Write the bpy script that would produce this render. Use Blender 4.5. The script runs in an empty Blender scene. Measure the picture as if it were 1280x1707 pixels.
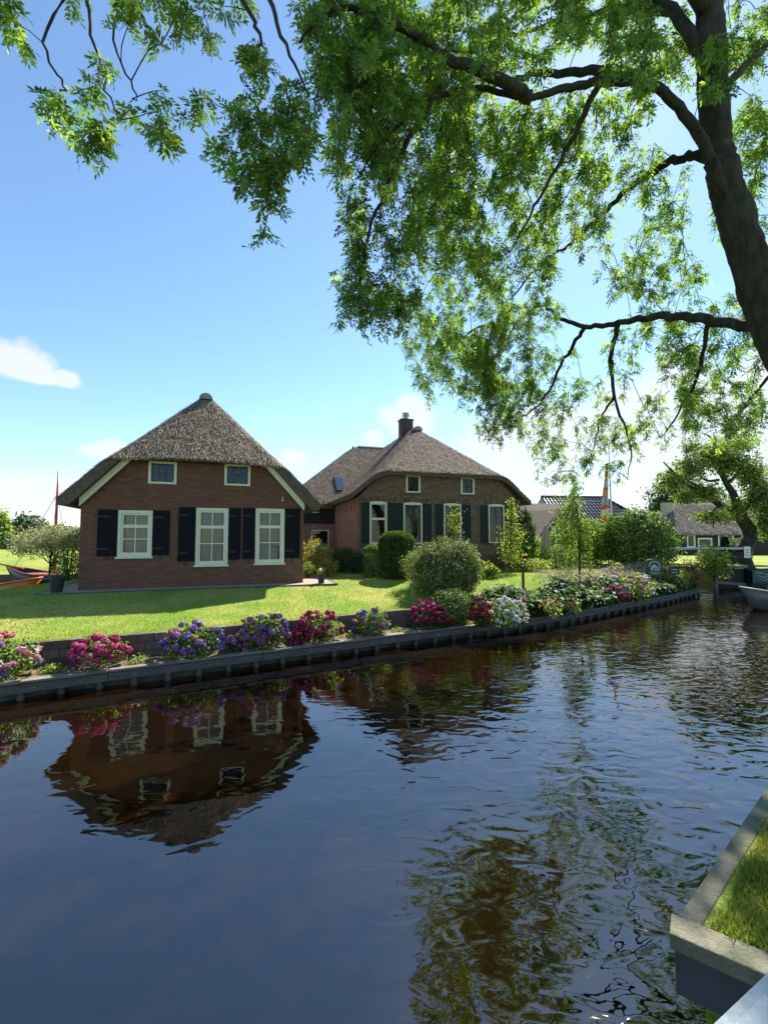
import bpy, math, random
import numpy as np

# ------------------------------------------------------------------ camera, sky, sun, exposure
SC = bpy.context.scene
COL = SC.collection
F, CX, CY, EYE = 740.0, 640.0, 853.5, 2.85          # focal length in photo pixels, centre, eye height over the water
PITCH = math.atan((895 - 853.5) / 740)
cam_d = bpy.data.cameras.new('camera')
cam = bpy.data.objects.new('camera', cam_d); COL.objects.link(cam)
cam.location = (0, 0, EYE); cam.rotation_euler = (math.pi / 2 + PITCH, 0, 0)
cam_d.sensor_fit = 'VERTICAL'; cam_d.sensor_height = 36; cam_d.lens = F / 1707 * 36
cam_d.clip_start = 0.05; cam_d.clip_end = 4000
SC.camera = cam
SUN = np.array([0.335, 0.60, 0.735]); SUN /= np.linalg.norm(SUN)
SUN_EL = math.asin(SUN[2]); SUN_AZ = math.atan2(SUN[0], SUN[1])


def ray(px, py):
    a = (px - CX) / F; b = (CY - py) / F
    return np.array([a, math.cos(PITCH) - b * math.sin(PITCH), math.sin(PITCH) + b * math.cos(PITCH)])


def at(px, py, D):                                   # point at forward distance D
    r = ray(px, py)
    return np.array([0, 0, EYE]) + r * (D / r[1])


def G(px, py, z):                                    # point on the level z
    r = ray(px, py)
    return np.array([0, 0, EYE]) + r * ((z - EYE) / r[2])


world = bpy.data.worlds.new('World'); SC.world = world; world.use_nodes = True
wn = world.node_tree.nodes; wl = world.node_tree.links
for n in list(wn): wn.remove(n)


def wnode(t, **kw):
    n = wn.new(t)
    for k, v in kw.items(): setattr(n, k, v)
    return n


def wmath(op, a, b=None, c=None, clamp=False):
    n = wnode('ShaderNodeMath', operation=op, use_clamp=clamp)
    for i, v in enumerate((a, b, c)):
        if v is None: continue
        if isinstance(v, (int, float)): n.inputs[i].default_value = v
        else: wl.new(v, n.inputs[i])
    return n.outputs[0]


sky = wnode('ShaderNodeTexSky', sky_type='NISHITA', sun_disc=False)
sky.sun_elevation = SUN_EL; sky.sun_rotation = SUN_AZ
sky.altitude = 0; sky.air_density = 1.0; sky.dust_density = 0.12; sky.ozone_density = 0.8
tc = wnode('ShaderNodeTexCoord')
sepd = wnode('ShaderNodeSeparateXYZ'); wl.new(tc.outputs['Generated'], sepd.inputs[0])
cn = wnode('ShaderNodeTexNoise'); cn.inputs['Scale'].default_value = 9; cn.inputs['Detail'].default_value = 7
cn.inputs['Roughness'].default_value = 0.55
wl.new(tc.outputs['Generated'], cn.inputs['Vector'])
cmask = None
# cumulus seen in the photograph: direction, half width, half height (photo pixels)
for (px, py, rx, ry) in [(0, 604, 38, 17), (58, 626, 28, 9), (106, 632, 12, 9), (8, 838, 30, 20), (-60, 585, 45, 24),
                         (182, 752, 34, 14), (482, 762, 24, 17), (680, 700, 52, 34), (620, 727, 26, 17), (860, 735, 110, 40),
                         (120, 835, 60, 30), (1010, 720, 170, 70), (1200, 690, 160, 75), (1230, 800, 170, 60), (880, 800, 120, 40)]:
    d = ray(px, py); d /= np.linalg.norm(d)
    k = F / math.sqrt(1 + ((px - CX) / F) ** 2 + ((py - CY) / F) ** 2)
    sub = wnode('ShaderNodeVectorMath', operation='SUBTRACT'); wl.new(tc.outputs['Generated'], sub.inputs[0]); sub.inputs[1].default_value = d
    mul = wnode('ShaderNodeVectorMath', operation='MULTIPLY'); wl.new(sub.outputs[0], mul.inputs[0])
    mul.inputs[1].default_value = (k / rx, k / rx, k / ry)
    ln = wnode('ShaderNodeVectorMath', operation='LENGTH'); wl.new(mul.outputs[0], ln.inputs[0])
    v = wmath('SUBTRACT', 1.0, ln.outputs['Value'])
    cmask = v if cmask is None else wmath('MAXIMUM', cmask, v)
# scattered low cumulus all round the horizon
band = wnode('ShaderNodeMapRange'); wl.new(sepd.outputs['Z'], band.inputs[0])
for i, v in enumerate((0.0, 0.34, -0.58, -1.5)): band.inputs[1 + i].default_value = v
cn2 = wnode('ShaderNodeTexNoise'); cn2.inputs['Scale'].default_value = 3.1; cn2.inputs['Detail'].default_value = 3
wl.new(tc.outputs['Generated'], cn2.inputs['Vector'])
allround = wmath('MULTIPLY_ADD', cn2.outputs['Fac'], 1.0, wmath('SUBTRACT', band.outputs[0], 0.33))
cmask = wmath('MAXIMUM', cmask, allround)
cl = wmath('MULTIPLY_ADD', wmath('SUBTRACT', cn.outputs['Fac'], 0.5), 2.6, cmask)
cl = wmath('SMOOTH_MIN', wmath('MULTIPLY', cl, 2.6), 1.0, 0.25)
cl = wmath('MAXIMUM', cl, 0.0, clamp=True)
up = wmath('GREATER_THAN', sepd.outputs['Z'], 0.0)
cl = wmath('MULTIPLY', wmath('MULTIPLY', cl, up), 0.9)
mix = wnode('ShaderNodeMixRGB'); wb_ = wnode('ShaderNodeVectorMath', operation='MULTIPLY'); wl.new(sky.outputs[0], wb_.inputs[0]); wb_.inputs[1].default_value = (0.92, 1.07, 1.13)
wl.new(cl, mix.inputs[0]); wl.new(wb_.outputs[0], mix.inputs[1]); mix.inputs[2].default_value = (4.6, 4.85, 5.15, 1)
bg = wnode('ShaderNodeBackground'); bg.inputs[1].default_value = 0.090
wl.new(mix.outputs[0], bg.inputs[0])
wo = wnode('ShaderNodeOutputWorld'); wl.new(bg.outputs[0], wo.inputs[0])

sun_d = bpy.data.lights.new('sun', 'SUN'); sun_d.energy = 5.0; sun_d.angle = math.radians(0.53); sun_d.color = (1, 0.93, 0.82)
sun = bpy.data.objects.new('sun', sun_d); COL.objects.link(sun)
sun.rotation_euler = (math.pi / 2 - SUN_EL, 0, math.pi - SUN_AZ)
SC.view_settings.view_transform = 'Standard'; SC.view_settings.look = 'None'
SC.view_settings.exposure = 1.2; SC.view_settings.gamma = 1.0; SC.view_settings.use_curve_mapping = False
SC.render.engine = 'CYCLES'
SC.cycles.use_denoising = True
SC.cycles.max_bounces = 7; SC.cycles.transparent_max_bounces = 8; SC.cycles.transmission_bounces = 5
SC.cycles.diffuse_bounces = 3; SC.cycles.glossy_bounces = 4
SC.cycles.sample_clamp_indirect = 6.0
SC.cycles.caustics_reflective = False; SC.cycles.caustics_refractive = False

RNG = np.random.default_rng(7)
random.seed(7)

# ------------------------------------------------------------------ helpers: materials


def new_mat(name):
    m = bpy.data.materials.new(name); m.use_nodes = True
    nt = m.node_tree; nt.nodes.clear()
    out = nt.nodes.new('ShaderNodeOutputMaterial')
    return m, nt, nt.nodes, nt.links, out


def mat(name, c, rough=0.7, vary=0.25, scale=6.0, c2=None, bump=0.0, bscale=40.0, metal=0.0, vcol=False, spec=0.4, stretch=(1, 1, 1), coat=0.0):
    """principled surface, colour broken up by noise, fine relief, optional per-vertex colour"""
    m, nt, N, L, out = new_mat(name)
    p = N.new('ShaderNodeBsdfPrincipled'); L.new(p.outputs[0], out.inputs[0])
    p.inputs['Roughness'].default_value = rough; p.inputs['Metallic'].default_value = metal
    p.inputs['Specular IOR Level'].default_value = spec
    p.inputs['Coat Weight'].default_value = coat
    t = N.new('ShaderNodeTexCoord'); mp = N.new('ShaderNodeMapping'); mp.inputs['Scale'].default_value = stretch
    L.new(t.outputs['Object'], mp.inputs[0])
    n = N.new('ShaderNodeTexNoise'); n.inputs['Scale'].default_value = scale; n.inputs['Detail'].default_value = 6; n.inputs['Roughness'].default_value = 0.65
    L.new(mp.outputs[0], n.inputs['Vector'])
    mr = N.new('ShaderNodeMapRange'); L.new(n.outputs['Fac'], mr.inputs[0])
    mr.inputs[1].default_value = 0.3; mr.inputs[2].default_value = 0.7
    if c2 is None:
        mr.inputs[3].default_value = 1 - vary; mr.inputs[4].default_value = 1 + vary
        mx = N.new('ShaderNodeVectorMath'); mx.operation = 'SCALE'
        if vcol:
            a = N.new('ShaderNodeAttribute'); a.attribute_name = 'Col'; L.new(a.outputs['Color'], mx.inputs[0])
        else:
            mx.inputs[0].default_value = c
        L.new(mr.outputs[0], mx.inputs['Scale']); src = mx.outputs[0]
    else:
        mx = N.new('ShaderNodeMixRGB'); L.new(mr.outputs[0], mx.inputs[0])
        mx.inputs[1].default_value = (*c, 1); mx.inputs[2].default_value = (*c2, 1); src = mx.outputs[0]
    L.new(src, p.inputs['Base Color'])
    if bump > 0:
        n2 = N.new('ShaderNodeTexNoise'); n2.inputs['Scale'].default_value = bscale; n2.inputs['Detail'].default_value = 5
        L.new(mp.outputs[0], n2.inputs['Vector'])
        b = N.new('ShaderNodeBump'); b.inputs['Strength'].default_value = bump; b.inputs['Distance'].default_value = 0.02
        L.new(n2.outputs['Fac'], b.inputs['Height']); L.new(b.outputs[0], p.inputs['Normal'])
    return m


def leaf_mat(name, trans=0.45, gloss=0.06, tint=(1.5, 1.6, 0.6)):
    """leaf blade: diffuse + light shining through + a little sheen; colour per leaf"""
    m, nt, N, L, out = new_mat(name)
    a = N.new('ShaderNodeAttribute'); a.attribute_name = 'Col'
    d = N.new('ShaderNodeBsdfDiffuse'); L.new(a.outputs['Color'], d.inputs[0])
    tm = N.new('ShaderNodeVectorMath'); tm.operation = 'MULTIPLY'; L.new(a.outputs['Color'], tm.inputs[0]); tm.inputs[1].default_value = tint
    t = N.new('ShaderNodeBsdfTranslucent'); L.new(tm.outputs[0], t.inputs[0])
    mx = N.new('ShaderNodeMixShader'); mx.inputs[0].default_value = trans; L.new(d.outputs[0], mx.inputs[1]); L.new(t.outputs[0], mx.inputs[2])
    g = N.new('ShaderNodeBsdfGlossy'); g.inputs['Roughness'].default_value = 0.5; g.inputs[0].default_value = (0.9, 0.95, 1, 1)
    m2 = N.new('ShaderNodeMixShader'); m2.inputs[0].default_value = gloss; L.new(mx.outputs[0], m2.inputs[1]); L.new(g.outputs[0], m2.inputs[2])
    L.new(m2.outputs[0], out.inputs[0])
    return m


def glass_mat(name, tint=(0.75, 0.8, 0.8)):
    m, nt, N, L, out = new_mat(name)
    f = N.new('ShaderNodeFresnel'); f.inputs[0].default_value = 1.55
    t = N.new('ShaderNodeBsdfTransparent'); t.inputs[0].default_value = (*tint, 1)
    g = N.new('ShaderNodeBsdfGlossy'); g.inputs['Roughness'].default_value = 0.02
    tcx = N.new('ShaderNodeTexCoord'); n = N.new('ShaderNodeTexNoise'); n.inputs['Scale'].default_value = 2.2; L.new(tcx.outputs['Object'], n.inputs[0])
    b = N.new('ShaderNodeBump'); b.inputs['Strength'].default_value = 0.12; b.inputs['Distance'].default_value = 0.02; L.new(n.outputs['Fac'], b.inputs['Height'])
    L.new(b.outputs[0], g.inputs['Normal'])
    k = N.new('ShaderNodeMath'); k.operation = 'MULTIPLY_ADD'; L.new(f.outputs[0], k.inputs[0]); k.inputs[1].default_value = 1.0; k.inputs[2].default_value = 0.0; k.use_clamp = True
    mx = N.new('ShaderNodeMixShader'); L.new(k.outputs[0], mx.inputs[0]); L.new(t.outputs[0], mx.inputs[1]); L.new(g.outputs[0], mx.inputs[2])
    L.new(mx.outputs[0], out.inputs[0])
    return m


def water_mat():
    m, nt, N, L, out = new_mat('canal_water')
    p = N.new('ShaderNodeBsdfPrincipled'); L.new(p.outputs[0], out.inputs[0])
    p.inputs['Roughness'].default_value = 0.015; p.inputs['IOR'].default_value = 2.05
    t = N.new('ShaderNodeTexCoord')
    n0 = N.new('ShaderNodeTexNoise'); n0.inputs['Scale'].default_value = 0.5; n0.inputs['Detail'].default_value = 3; L.new(t.outputs['Object'], n0.inputs[0])
    cr = N.new('ShaderNodeMixRGB'); L.new(n0.outputs['Fac'], cr.inputs[0]); cr.inputs[1].default_value = (0.0045, 0.0021, 0.0006, 1); cr.inputs[2].default_value = (0.0105, 0.0052, 0.0015, 1)
    L.new(cr.outputs[0], p.inputs['Base Color'])

    def layer(scale, stretch, detail, dist, rot):
        mp = N.new('ShaderNodeMapping'); mp.inputs['Scale'].default_value = stretch; mp.inputs['Rotation'].default_value = (0, 0, rot)
        L.new(t.outputs['Object'], mp.inputs[0])
        n = N.new('ShaderNodeTexNoise'); n.inputs['Scale'].default_value = scale; n.inputs['Detail'].default_value = detail
        n.inputs['Roughness'].default_value = 0.45; n.inputs['Distortion'].default_value = dist
        L.new(mp.outputs[0], n.inputs['Vector'])
        return n.outputs['Fac']
    swell = layer(0.8, (1, 1.5, 1), 1.0, 0.4, 0.5)
    rip = layer(2.9, (1, 1.7, 1), 1.0, 0.8, -0.35)
    fine = layer(8.5, (1, 1.6, 1), 1.0, 0.5, 0.2)
    # the breeze reaches the open right side; the left lies in the lee of the cottage
    sp = N.new('ShaderNodeSeparateXYZ'); L.new(t.outputs['Object'], sp.inputs[0])
    pn = layer(0.35, (1, 1, 1), 2.0, 0.3, 0.0)
    w = N.new('ShaderNodeMath'); w.operation = 'MULTIPLY_ADD'; L.new(pn, w.inputs[0]); w.inputs[1].default_value = 5.0; L.new(sp.outputs[0], w.inputs[2])
    mk = N.new('ShaderNodeMapRange'); mk.interpolation_type = 'SMOOTHSTEP'; L.new(w.outputs[0], mk.inputs[0])
    for i, v in enumerate((1.2, 5.2, 0.05, 1.0)): mk.inputs[1 + i].default_value = v

    def mul(a, b):
        k = N.new('ShaderNodeMath'); k.operation = 'MULTIPLY'
        for i, v in enumerate((a, b)):
            if isinstance(v, float): k.inputs[i].default_value = v
            else: L.new(v, k.inputs[i])
        return k.outputs[0]

    def add(a, b):
        k = N.new('ShaderNodeMath'); k.operation = 'ADD'; L.new(a, k.inputs[0]); L.new(b, k.inputs[1]); return k.outputs[0]
    h = add(mul(swell, 0.014), add(mul(mul(rip, mk.outputs[0]), 0.0105), mul(rip, 0.0016)))
    h = add(h, mul(mul(fine, mk.outputs[0]), 0.0008))
    b = N.new('ShaderNodeBump'); b.inputs['Strength'].default_value = 1.0; b.inputs['Distance'].default_value = 1.0
    L.new(h, b.inputs['Height']); L.new(b.outputs[0], p.inputs['Normal'])
    return m


M = {}
M['water'] = water_mat()
M['mortar'] = mat('mortar', (0.115, 0.085, 0.065), 0.95, 0.25, 14, bump=0.3)
M['mortar2'] = mat('pale_mortar', (0.26, 0.20, 0.14), 0.95, 0.25, 14, bump=0.3)
M['brick'] = mat('brick', (0.3, 0.1, 0.06), 0.9, 0.28, 22, vcol=True, bump=0.5, bscale=90)
M['thatch'] = mat('thatch_core', (0.15, 0.12, 0.09), 0.95, c2=(0.07, 0.056, 0.043), scale=9, bump=0.9, bscale=45)
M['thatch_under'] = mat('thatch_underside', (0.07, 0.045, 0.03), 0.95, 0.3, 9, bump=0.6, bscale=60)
M['straw'] = mat('reed_straw', (0.2, 0.17, 0.13), 0.85, 0.3, 3, vcol=True)
M['ridge'] = mat('grey_ridge_cap', (0.28, 0.29, 0.3), 0.6, 0.25, 8, bump=0.3)
M['cream'] = mat('cream_paint', (0.68, 0.68, 0.52), 0.45, 0.07, 5, bump=0.05)
M['white'] = mat('white_paint', (0.78, 0.78, 0.76), 0.4, 0.05, 5)
M['navy'] = mat('navy_shutter_paint', (0.005, 0.006, 0.011), 0.6, 0.2, 5, bump=0.05, spec=0.12)
M['dgreen'] = mat('dark_green_paint', (0.005, 0.017, 0.017), 0.45, 0.2, 5, bump=0.05, spec=0.2)
M['dframe'] = mat('dark_blue_sash', (0.02, 0.03, 0.05), 0.35, 0.2, 5)
M['iron'] = mat('black_iron', (0.02, 0.02, 0.02), 0.5, 0.2, 8)
M['blackwood'] = mat('tarred_boards', (0.012, 0.012, 0.014), 0.6, 0.3, 4, bump=0.2, stretch=(1, 1, 8))
M['glass'] = glass_mat('window_glass')
M['blind'] = mat('venetian_blind', (0.42, 0.47, 0.44), 0.6, 0.1, 5)
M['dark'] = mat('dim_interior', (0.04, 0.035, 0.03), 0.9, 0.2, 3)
M['wood'] = mat('weathered_timber', (0.13, 0.105, 0.08), 0.85, c2=(0.25, 0.22, 0.18), scale=5, bump=0.35, bscale=30, stretch=(1, 1, 6))
M['wood_dk'] = mat('shaded_timber', (0.075, 0.065, 0.055), 0.85, c2=(0.14, 0.125, 0.11), scale=3, bump=0.5, bscale=30, stretch=(1, 1, 6))  # darker copy of the timber: fascia shade below the lit cap painted in
M['pile'] = mat('wet_pile_timber', (0.07, 0.055, 0.042), 0.7, 0.4, 6, bump=0.4, stretch=(1, 1, 0.3))
M['block'] = mat('walling_block', (0.16, 0.12, 0.1), 0.95, 0.3, 12, vcol=True, bump=0.5, bscale=60)
M['soil'] = mat('bare_soil', (0.09, 0.06, 0.035), 0.95, c2=(0.2, 0.15, 0.09), scale=5, bump=0.9, bscale=25)
M['pave'] = mat('pale_gravel_paving', (0.33, 0.28, 0.22), 0.95, 0.2, 12, bump=0.5, bscale=70)
M['concrete'] = mat('mossy_concrete', (0.24, 0.21, 0.155), 0.9, c2=(0.085, 0.105, 0.05), scale=7, bump=0.6, bscale=50)
M['concrete_dk'] = mat('damp_timber_wall', (0.07, 0.07, 0.08), 0.75, 0.3, 3, bump=0.2, bscale=30)
M['rail'] = mat('chalky_white_rail_paint', (0.44, 0.50, 0.52), 0.5, c2=(0.30, 0.35, 0.36), scale=60, bump=0.3, bscale=40)
M['bark'] = mat('ash_bark', (0.012, 0.010, 0.007), 0.95, c2=(0.065, 0.062, 0.034), scale=7, bump=1.0, bscale=28, stretch=(1, 1, 0.35))
M['twig'] = mat('twig_bark', (0.03, 0.022, 0.016), 0.9, 0.3, 10)
M['bark2'] = mat('brown_bark', (0.05, 0.036, 0.024), 0.95, 0.4, 10, bump=0.8, bscale=40)
M['leaf'] = leaf_mat('leaf', 0.5, 0.03, (1.35, 1.5, 0.65))
M['ashleaf'] = leaf_mat('ash_leaf', 0.55, 0.035, (1.95, 2.05, 0.65))
M['varleaf'] = leaf_mat('variegated_leaf', 0.35, 0.02, (1.2, 1.25, 0.8))
M['hedge'] = leaf_mat('hedge_leaf', 0.4, 0.03, (1.8, 1.8, 0.6))
M['petal'] = leaf_mat('petal', 0.3, 0.02, (1.1, 1.0, 1.0))
M['grass'] = leaf_mat('grass_blade', 0.4, 0.03, (1.3, 1.3, 0.6))
M['pot'] = mat('dark_plastic_pot', (0.02, 0.02, 0.022), 0.5, 0.15, 5)
M['steel'] = mat('brushed_metal', (0.45, 0.46, 0.47), 0.35, 0.15, 6, metal=0.9)
M['alu'] = mat('dull_aluminium_hull', (0.15, 0.155, 0.15), 0.5, 0.2, 3, metal=0.3, bump=0.08)
M['bluecloth'] = mat('blue_cover', (0.02, 0.09, 0.36), 0.6, 0.15, 3)
M['hull'] = mat('dark_varnished_hull', (0.03, 0.018, 0.012), 0.35, 0.3, 4)
M['redwood'] = mat('varnished_red_wood', (0.33, 0.085, 0.03), 0.35, 0.25, 4)
M['orange'] = mat('orange_hull', (0.75, 0.22, 0.01), 0.35, 0.1, 3)
M['mast'] = mat('red_mast_paint', (0.42, 0.035, 0.02), 0.4, 0.1, 3)
M['tile'] = mat('glazed_roof_tile', (0.02, 0.02, 0.023), 0.22, 0.3, 2, spec=0.7)
M['greyboard'] = mat('grey_weatherboard', (0.11, 0.115, 0.105), 0.85, 0.2, 3, bump=0.2)
M['rust'] = mat('rusty_steel', (0.09, 0.04, 0.02), 0.85, 0.35, 9, bump=0.3)
M['signgreen'] = mat('sign_green_paint', (0.02, 0.06, 0.045), 0.45, 0.1, 3)
M['signline'] = mat('sign_pale_paint', (0.5, 0.55, 0.48), 0.5, 0.05, 3)
M['flag'] = mat('banner_cloth', (0.6, 0.2, 0.1), 0.8, 0.1, 4, vcol=True)
M['canvas'] = mat('beige_canvas', (0.42, 0.37, 0.29), 0.9, 0.12, 6)
M['cyanboard'] = mat('board_teal_paint', (0.02, 0.08, 0.09), 0.5, 0.2, 3)

# ------------------------------------------------------------------ helpers: objects and meshes


def tag(o, label=None, cat=None, group=None, kind=None):
    if label: o['label'] = label
    if cat: o['category'] = cat
    if group: o['group'] = group
    if kind: o['kind'] = kind
    return o


def empty(name, loc=(0, 0, 0), rz=0.0, label=None, cat=None, group=None, parent=None):
    o = bpy.data.objects.new(name, None); COL.objects.link(o)
    o.location = [float(x) for x in loc]; o.rotation_euler = (0, 0, rz); o.empty_display_size = 0.2
    if parent: o.parent = parent
    return tag(o, label, cat, group)


def link(name, me, parent=None, loc=None):
    o = bpy.data.objects.new(name, me); COL.objects.link(o)
    if parent: o.parent = parent
    if loc is not None: o.location = [float(x) for x in loc]
    return o


def np_mesh(name, V, Fc, C=None, material=None, smooth=False):
    """mesh from (N,3) vertices and (M,k) faces, optional (N,3) colours"""
    V = np.asarray(V, np.float32); Fc = np.asarray(Fc, np.int32)
    me = bpy.data.meshes.new(name); k = Fc.shape[1]
    me.vertices.add(len(V)); me.vertices.foreach_set('co', V.ravel())
    me.loops.add(Fc.size); me.loops.foreach_set('vertex_index', Fc.ravel())
    me.polygons.add(len(Fc)); me.polygons.foreach_set('loop_start', np.arange(0, Fc.size, k, dtype=np.int32))
    if smooth: me.polygons.foreach_set('use_smooth', np.ones(len(Fc), bool))
    if C is not None:
        a = me.color_attributes.new('Col', 'FLOAT_COLOR', 'POINT')
        a.data.foreach_set('color', np.hstack([np.asarray(C, np.float32), np.ones((len(V), 1), np.float32)]).ravel())
    me.update(calc_edges=True)
    if material: me.materials.append(material)
    return me


class MB:
    """collects convex pieces into one mesh"""

    def __init__(s): s.v = []; s.f = []; s.c = []

    def add(s, vs, fs, col=None):
        b = len(s.v); s.v += [tuple(map(float, v)) for v in vs]; s.f += [tuple(b + i for i in f) for f in fs]
        s.c += [col or (1, 1, 1)] * len(vs); return s

    def box(s, a, b, col=None, rz=0, c=None):
        x0, y0, z0 = a; x1, y1, z1 = b
        vs = [(x0, y0, z0), (x1, y0, z0), (x1, y1, z0), (x0, y1, z0), (x0, y0, z1), (x1, y0, z1), (x1, y1, z1), (x0, y1, z1)]
        return s.add(vs, [(0, 3, 2, 1), (4, 5, 6, 7), (0, 1, 5, 4), (1, 2, 6, 5), (2, 3, 7, 6), (3, 0, 4, 7)], col)

    def beam(s, p, q, w, h, up=(0, 0, 1), col=None):
        p = np.array(p, float); q = np.array(q, float); d = q - p; d /= np.linalg.norm(d)
        x = np.cross(d, up); x /= max(np.linalg.norm(x), 1e-6); y = np.cross(x, d)
        vs = []
        for e in (p, q):
            for a, b in ((-1, -1), (1, -1), (1, 1), (-1, 1)): vs.append(e + x * a * w / 2 + y * b * h / 2)
        return s.add(vs, [(0, 1, 2, 3), (7, 6, 5, 4), (0, 4, 5, 1), (1, 5, 6, 2), (2, 6, 7, 3), (3, 7, 4, 0)], col)

    def prism(s, poly, v0, v1, col=None):                      # polygon in (x,z), from y=v0 to y=v1
        n = len(poly); vs = [(u, v0, z) for u, z in poly] + [(u, v1, z) for u, z in poly]
        fs = [tuple(range(n)), tuple(range(2 * n - 1, n - 1, -1))] + [(i, i + n, (i + 1) % n + n, (i + 1) % n) for i in range(n)]
        return s.add(vs, fs, col)

    def tube(s, pts, rad, n=8, cap=True, col=None):
        V, Fq = tube_np(pts, rad, n); b = len(s.v)
        s.v += [tuple(v) for v in V]; s.f += [tuple(b + i for i in f) for f in Fq]; s.c += [col or (1, 1, 1)] * len(V)
        if cap:
            s.f.append(tuple(b + i for i in range(n - 1, -1, -1))); e = b + len(V) - n; s.f.append(tuple(e + i for i in range(n)))
        return s

    def lathe(s, prof, n=16, c=(0, 0, 0), col=None):           # (r,z) profile
        vs = []; fs = []
        for r, z in prof:
            for i in range(n):
                a = 2 * math.pi * i / n; vs.append((c[0] + r * math.cos(a), c[1] + r * math.sin(a), c[2] + z))
        for k in range(len(prof) - 1):
            for i in range(n): fs.append((k * n + i, k * n + (i + 1) % n, (k + 1) * n + (i + 1) % n, (k + 1) * n + i))
        fs.append(tuple(range(n - 1, -1, -1))); e = (len(prof) - 1) * n; fs.append(tuple(e + i for i in range(n)))
        return s.add(vs, fs, col)

    def mesh(s, name, material, smooth=False, bevel=0.0, color=False):
        me = bpy.data.meshes.new(name); me.from_pydata(s.v, [], s.f)
        if color:
            a = me.color_attributes.new('Col', 'FLOAT_COLOR', 'POINT')
            a.data.foreach_set('color', np.array([(*c, 1) for c in s.c], np.float32).ravel())
        me.update(); me.materials.append(material)
        if smooth: me.polygons.foreach_set('use_smooth', np.ones(len(me.polygons), bool))
        return me

    def build(s, name, material, parent=None, smooth=False, bevel=0.0, color=False, loc=None):
        o = link(name, s.mesh(name, material, smooth, bevel, color), parent, loc)
        if bevel > 0:
            m = o.modifiers.new('edge', 'BEVEL'); m.width = bevel; m.segments = 2; m.limit_method = 'ANGLE'
        return o


def tube_np(pts, rad, n=6):
    pts = np.asarray(pts, float); K = len(pts); rad = np.broadcast_to(np.asarray(rad, float), (K,))
    T = np.gradient(pts, axis=0); T /= np.linalg.norm(T, axis=1)[:, None] + 1e-9
    ref = np.array([0.13, 0.21, 0.97]); V = []
    for i in range(K):
        r = ref if abs(T[i] @ ref) < 0.95 else np.array([1.0, 0, 0])
        x = np.cross(T[i], r); x /= np.linalg.norm(x); y = np.cross(T[i], x)
        a = np.arange(n) * 2 * math.pi / n
        V.append(pts[i] + rad[i] * (np.cos(a)[:, None] * x + np.sin(a)[:, None] * y))
    V = np.concatenate(V); Fq = []
    for k in range(K - 1):
        for i in range(n): Fq.append((k * n + i, k * n + (i + 1) % n, (k + 1) * n + (i + 1) % n, (k + 1) * n + i))
    return V, np.array(Fq)


def spline(pts, per=5):
    """Catmull-Rom through rows of pts"""
    P = np.asarray(pts, float); P = np.vstack([2 * P[0] - P[1], P, 2 * P[-1] - P[-2]]); out = []
    for i in range(1, len(P) - 2):
        for t in np.linspace(0, 1, per, endpoint=False):
            a, b, c, d = P[i - 1], P[i], P[i + 1], P[i + 2]
            out.append(0.5 * (2 * b + (c - a) * t + (2 * a - 5 * b + 4 * c - d) * t * t + (3 * b - a - 3 * c + d) * t ** 3))
    out.append(P[-2]); return np.array(out)


def unit(a): return a / (np.linalg.norm(a, axis=-1, keepdims=True) + 1e-9)


def leaf_quads(pos, nrm, tan, size, width, col):
    """one folded diamond leaf per row"""
    tan = unit(tan - nrm * np.sum(tan * nrm, 1, keepdims=True)); side = np.cross(nrm, tan)
    s = size[:, None]; w = width[:, None]
    V = np.stack([pos, pos + tan * s * 0.45 + side * w + nrm * w * 0.35, pos + tan * s - nrm * s * 0.06, pos + tan * s * 0.45 - side * w + nrm * w * 0.35], 1).reshape(-1, 3)
    n = len(pos); Fq = (np.arange(n)[:, None] * 4 + np.arange(4)[None]).astype(np.int32)
    return V, Fq, np.repeat(col, 4, 0)


def palette(rng, cols, n, jit=0.22):
    c = np.array(cols, float)[rng.integers(0, len(cols), n)]
    return np.clip(c * (1 + rng.normal(0, jit, (n, 1))) * (1 + rng.normal(0, 0.05, (n, 3))), 0.002, 0.95)


def blob(rng, c, r, n, size, cols, shell=0.55, lump=0.18, asp=0.3, up=0.35, zmin=None, droop=0.0, freq=3.0):
    """leaves through the volume of a lumpy ellipsoid"""
    d = unit(rng.normal(size=(n, 3)))
    ph = rng.uniform(0, 6.28, 6)
    lm = 1 + lump * (np.sin(freq * d[:, 0] * 2 + ph[0]) * np.sin(freq * d[:, 1] * 2 + ph[1]) + np.sin(freq * 1.7 * d[:, 2] * 2 + ph[2]) * np.sin(freq * 1.9 * d[:, 0] + ph[3])
                     + 0.6 * np.sin(freq * 4 * d[:, 0] + ph[4]) * np.sin(freq * 4 * d[:, 2] + freq * 3 * d[:, 1] + ph[5]))
    f = shell + (1 - shell) * rng.random(n) ** 0.6
    p = np.array(c) + d * np.array(r) * (f * lm)[:, None]
    if zmin is not None:
        k = p[:, 2] > zmin; p = p[k]; d = d[k]; n = len(p)
    nr = unit(d * 0.7 + rng.normal(size=(n, 3)) * 0.7 + np.array([0, 0, up]))
    tn = rng.normal(size=(n, 3)) + np.array([0, 0, -droop]) + d * 0.4
    s = size * rng.uniform(0.65, 1.35, n)
    return leaf_quads(p, nr, tn, s, s * asp * rng.uniform(0.8, 1.2, n), palette(rng, cols, n))


def merge(parts):
    V = []; Fq = []; C = []; b = 0
    for v, f, c in parts:
        V.append(v); Fq.append(f + b); C.append(c); b += len(v)
    return np.concatenate(V), np.concatenate(Fq), np.concatenate(C)


def foliage(name, parts, material, parent=None, origin=(0, 0, 0)):
    V, Fq, C = merge(parts)
    return link(name, np_mesh(name, V - np.array(origin), Fq, C, material), parent)


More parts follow.
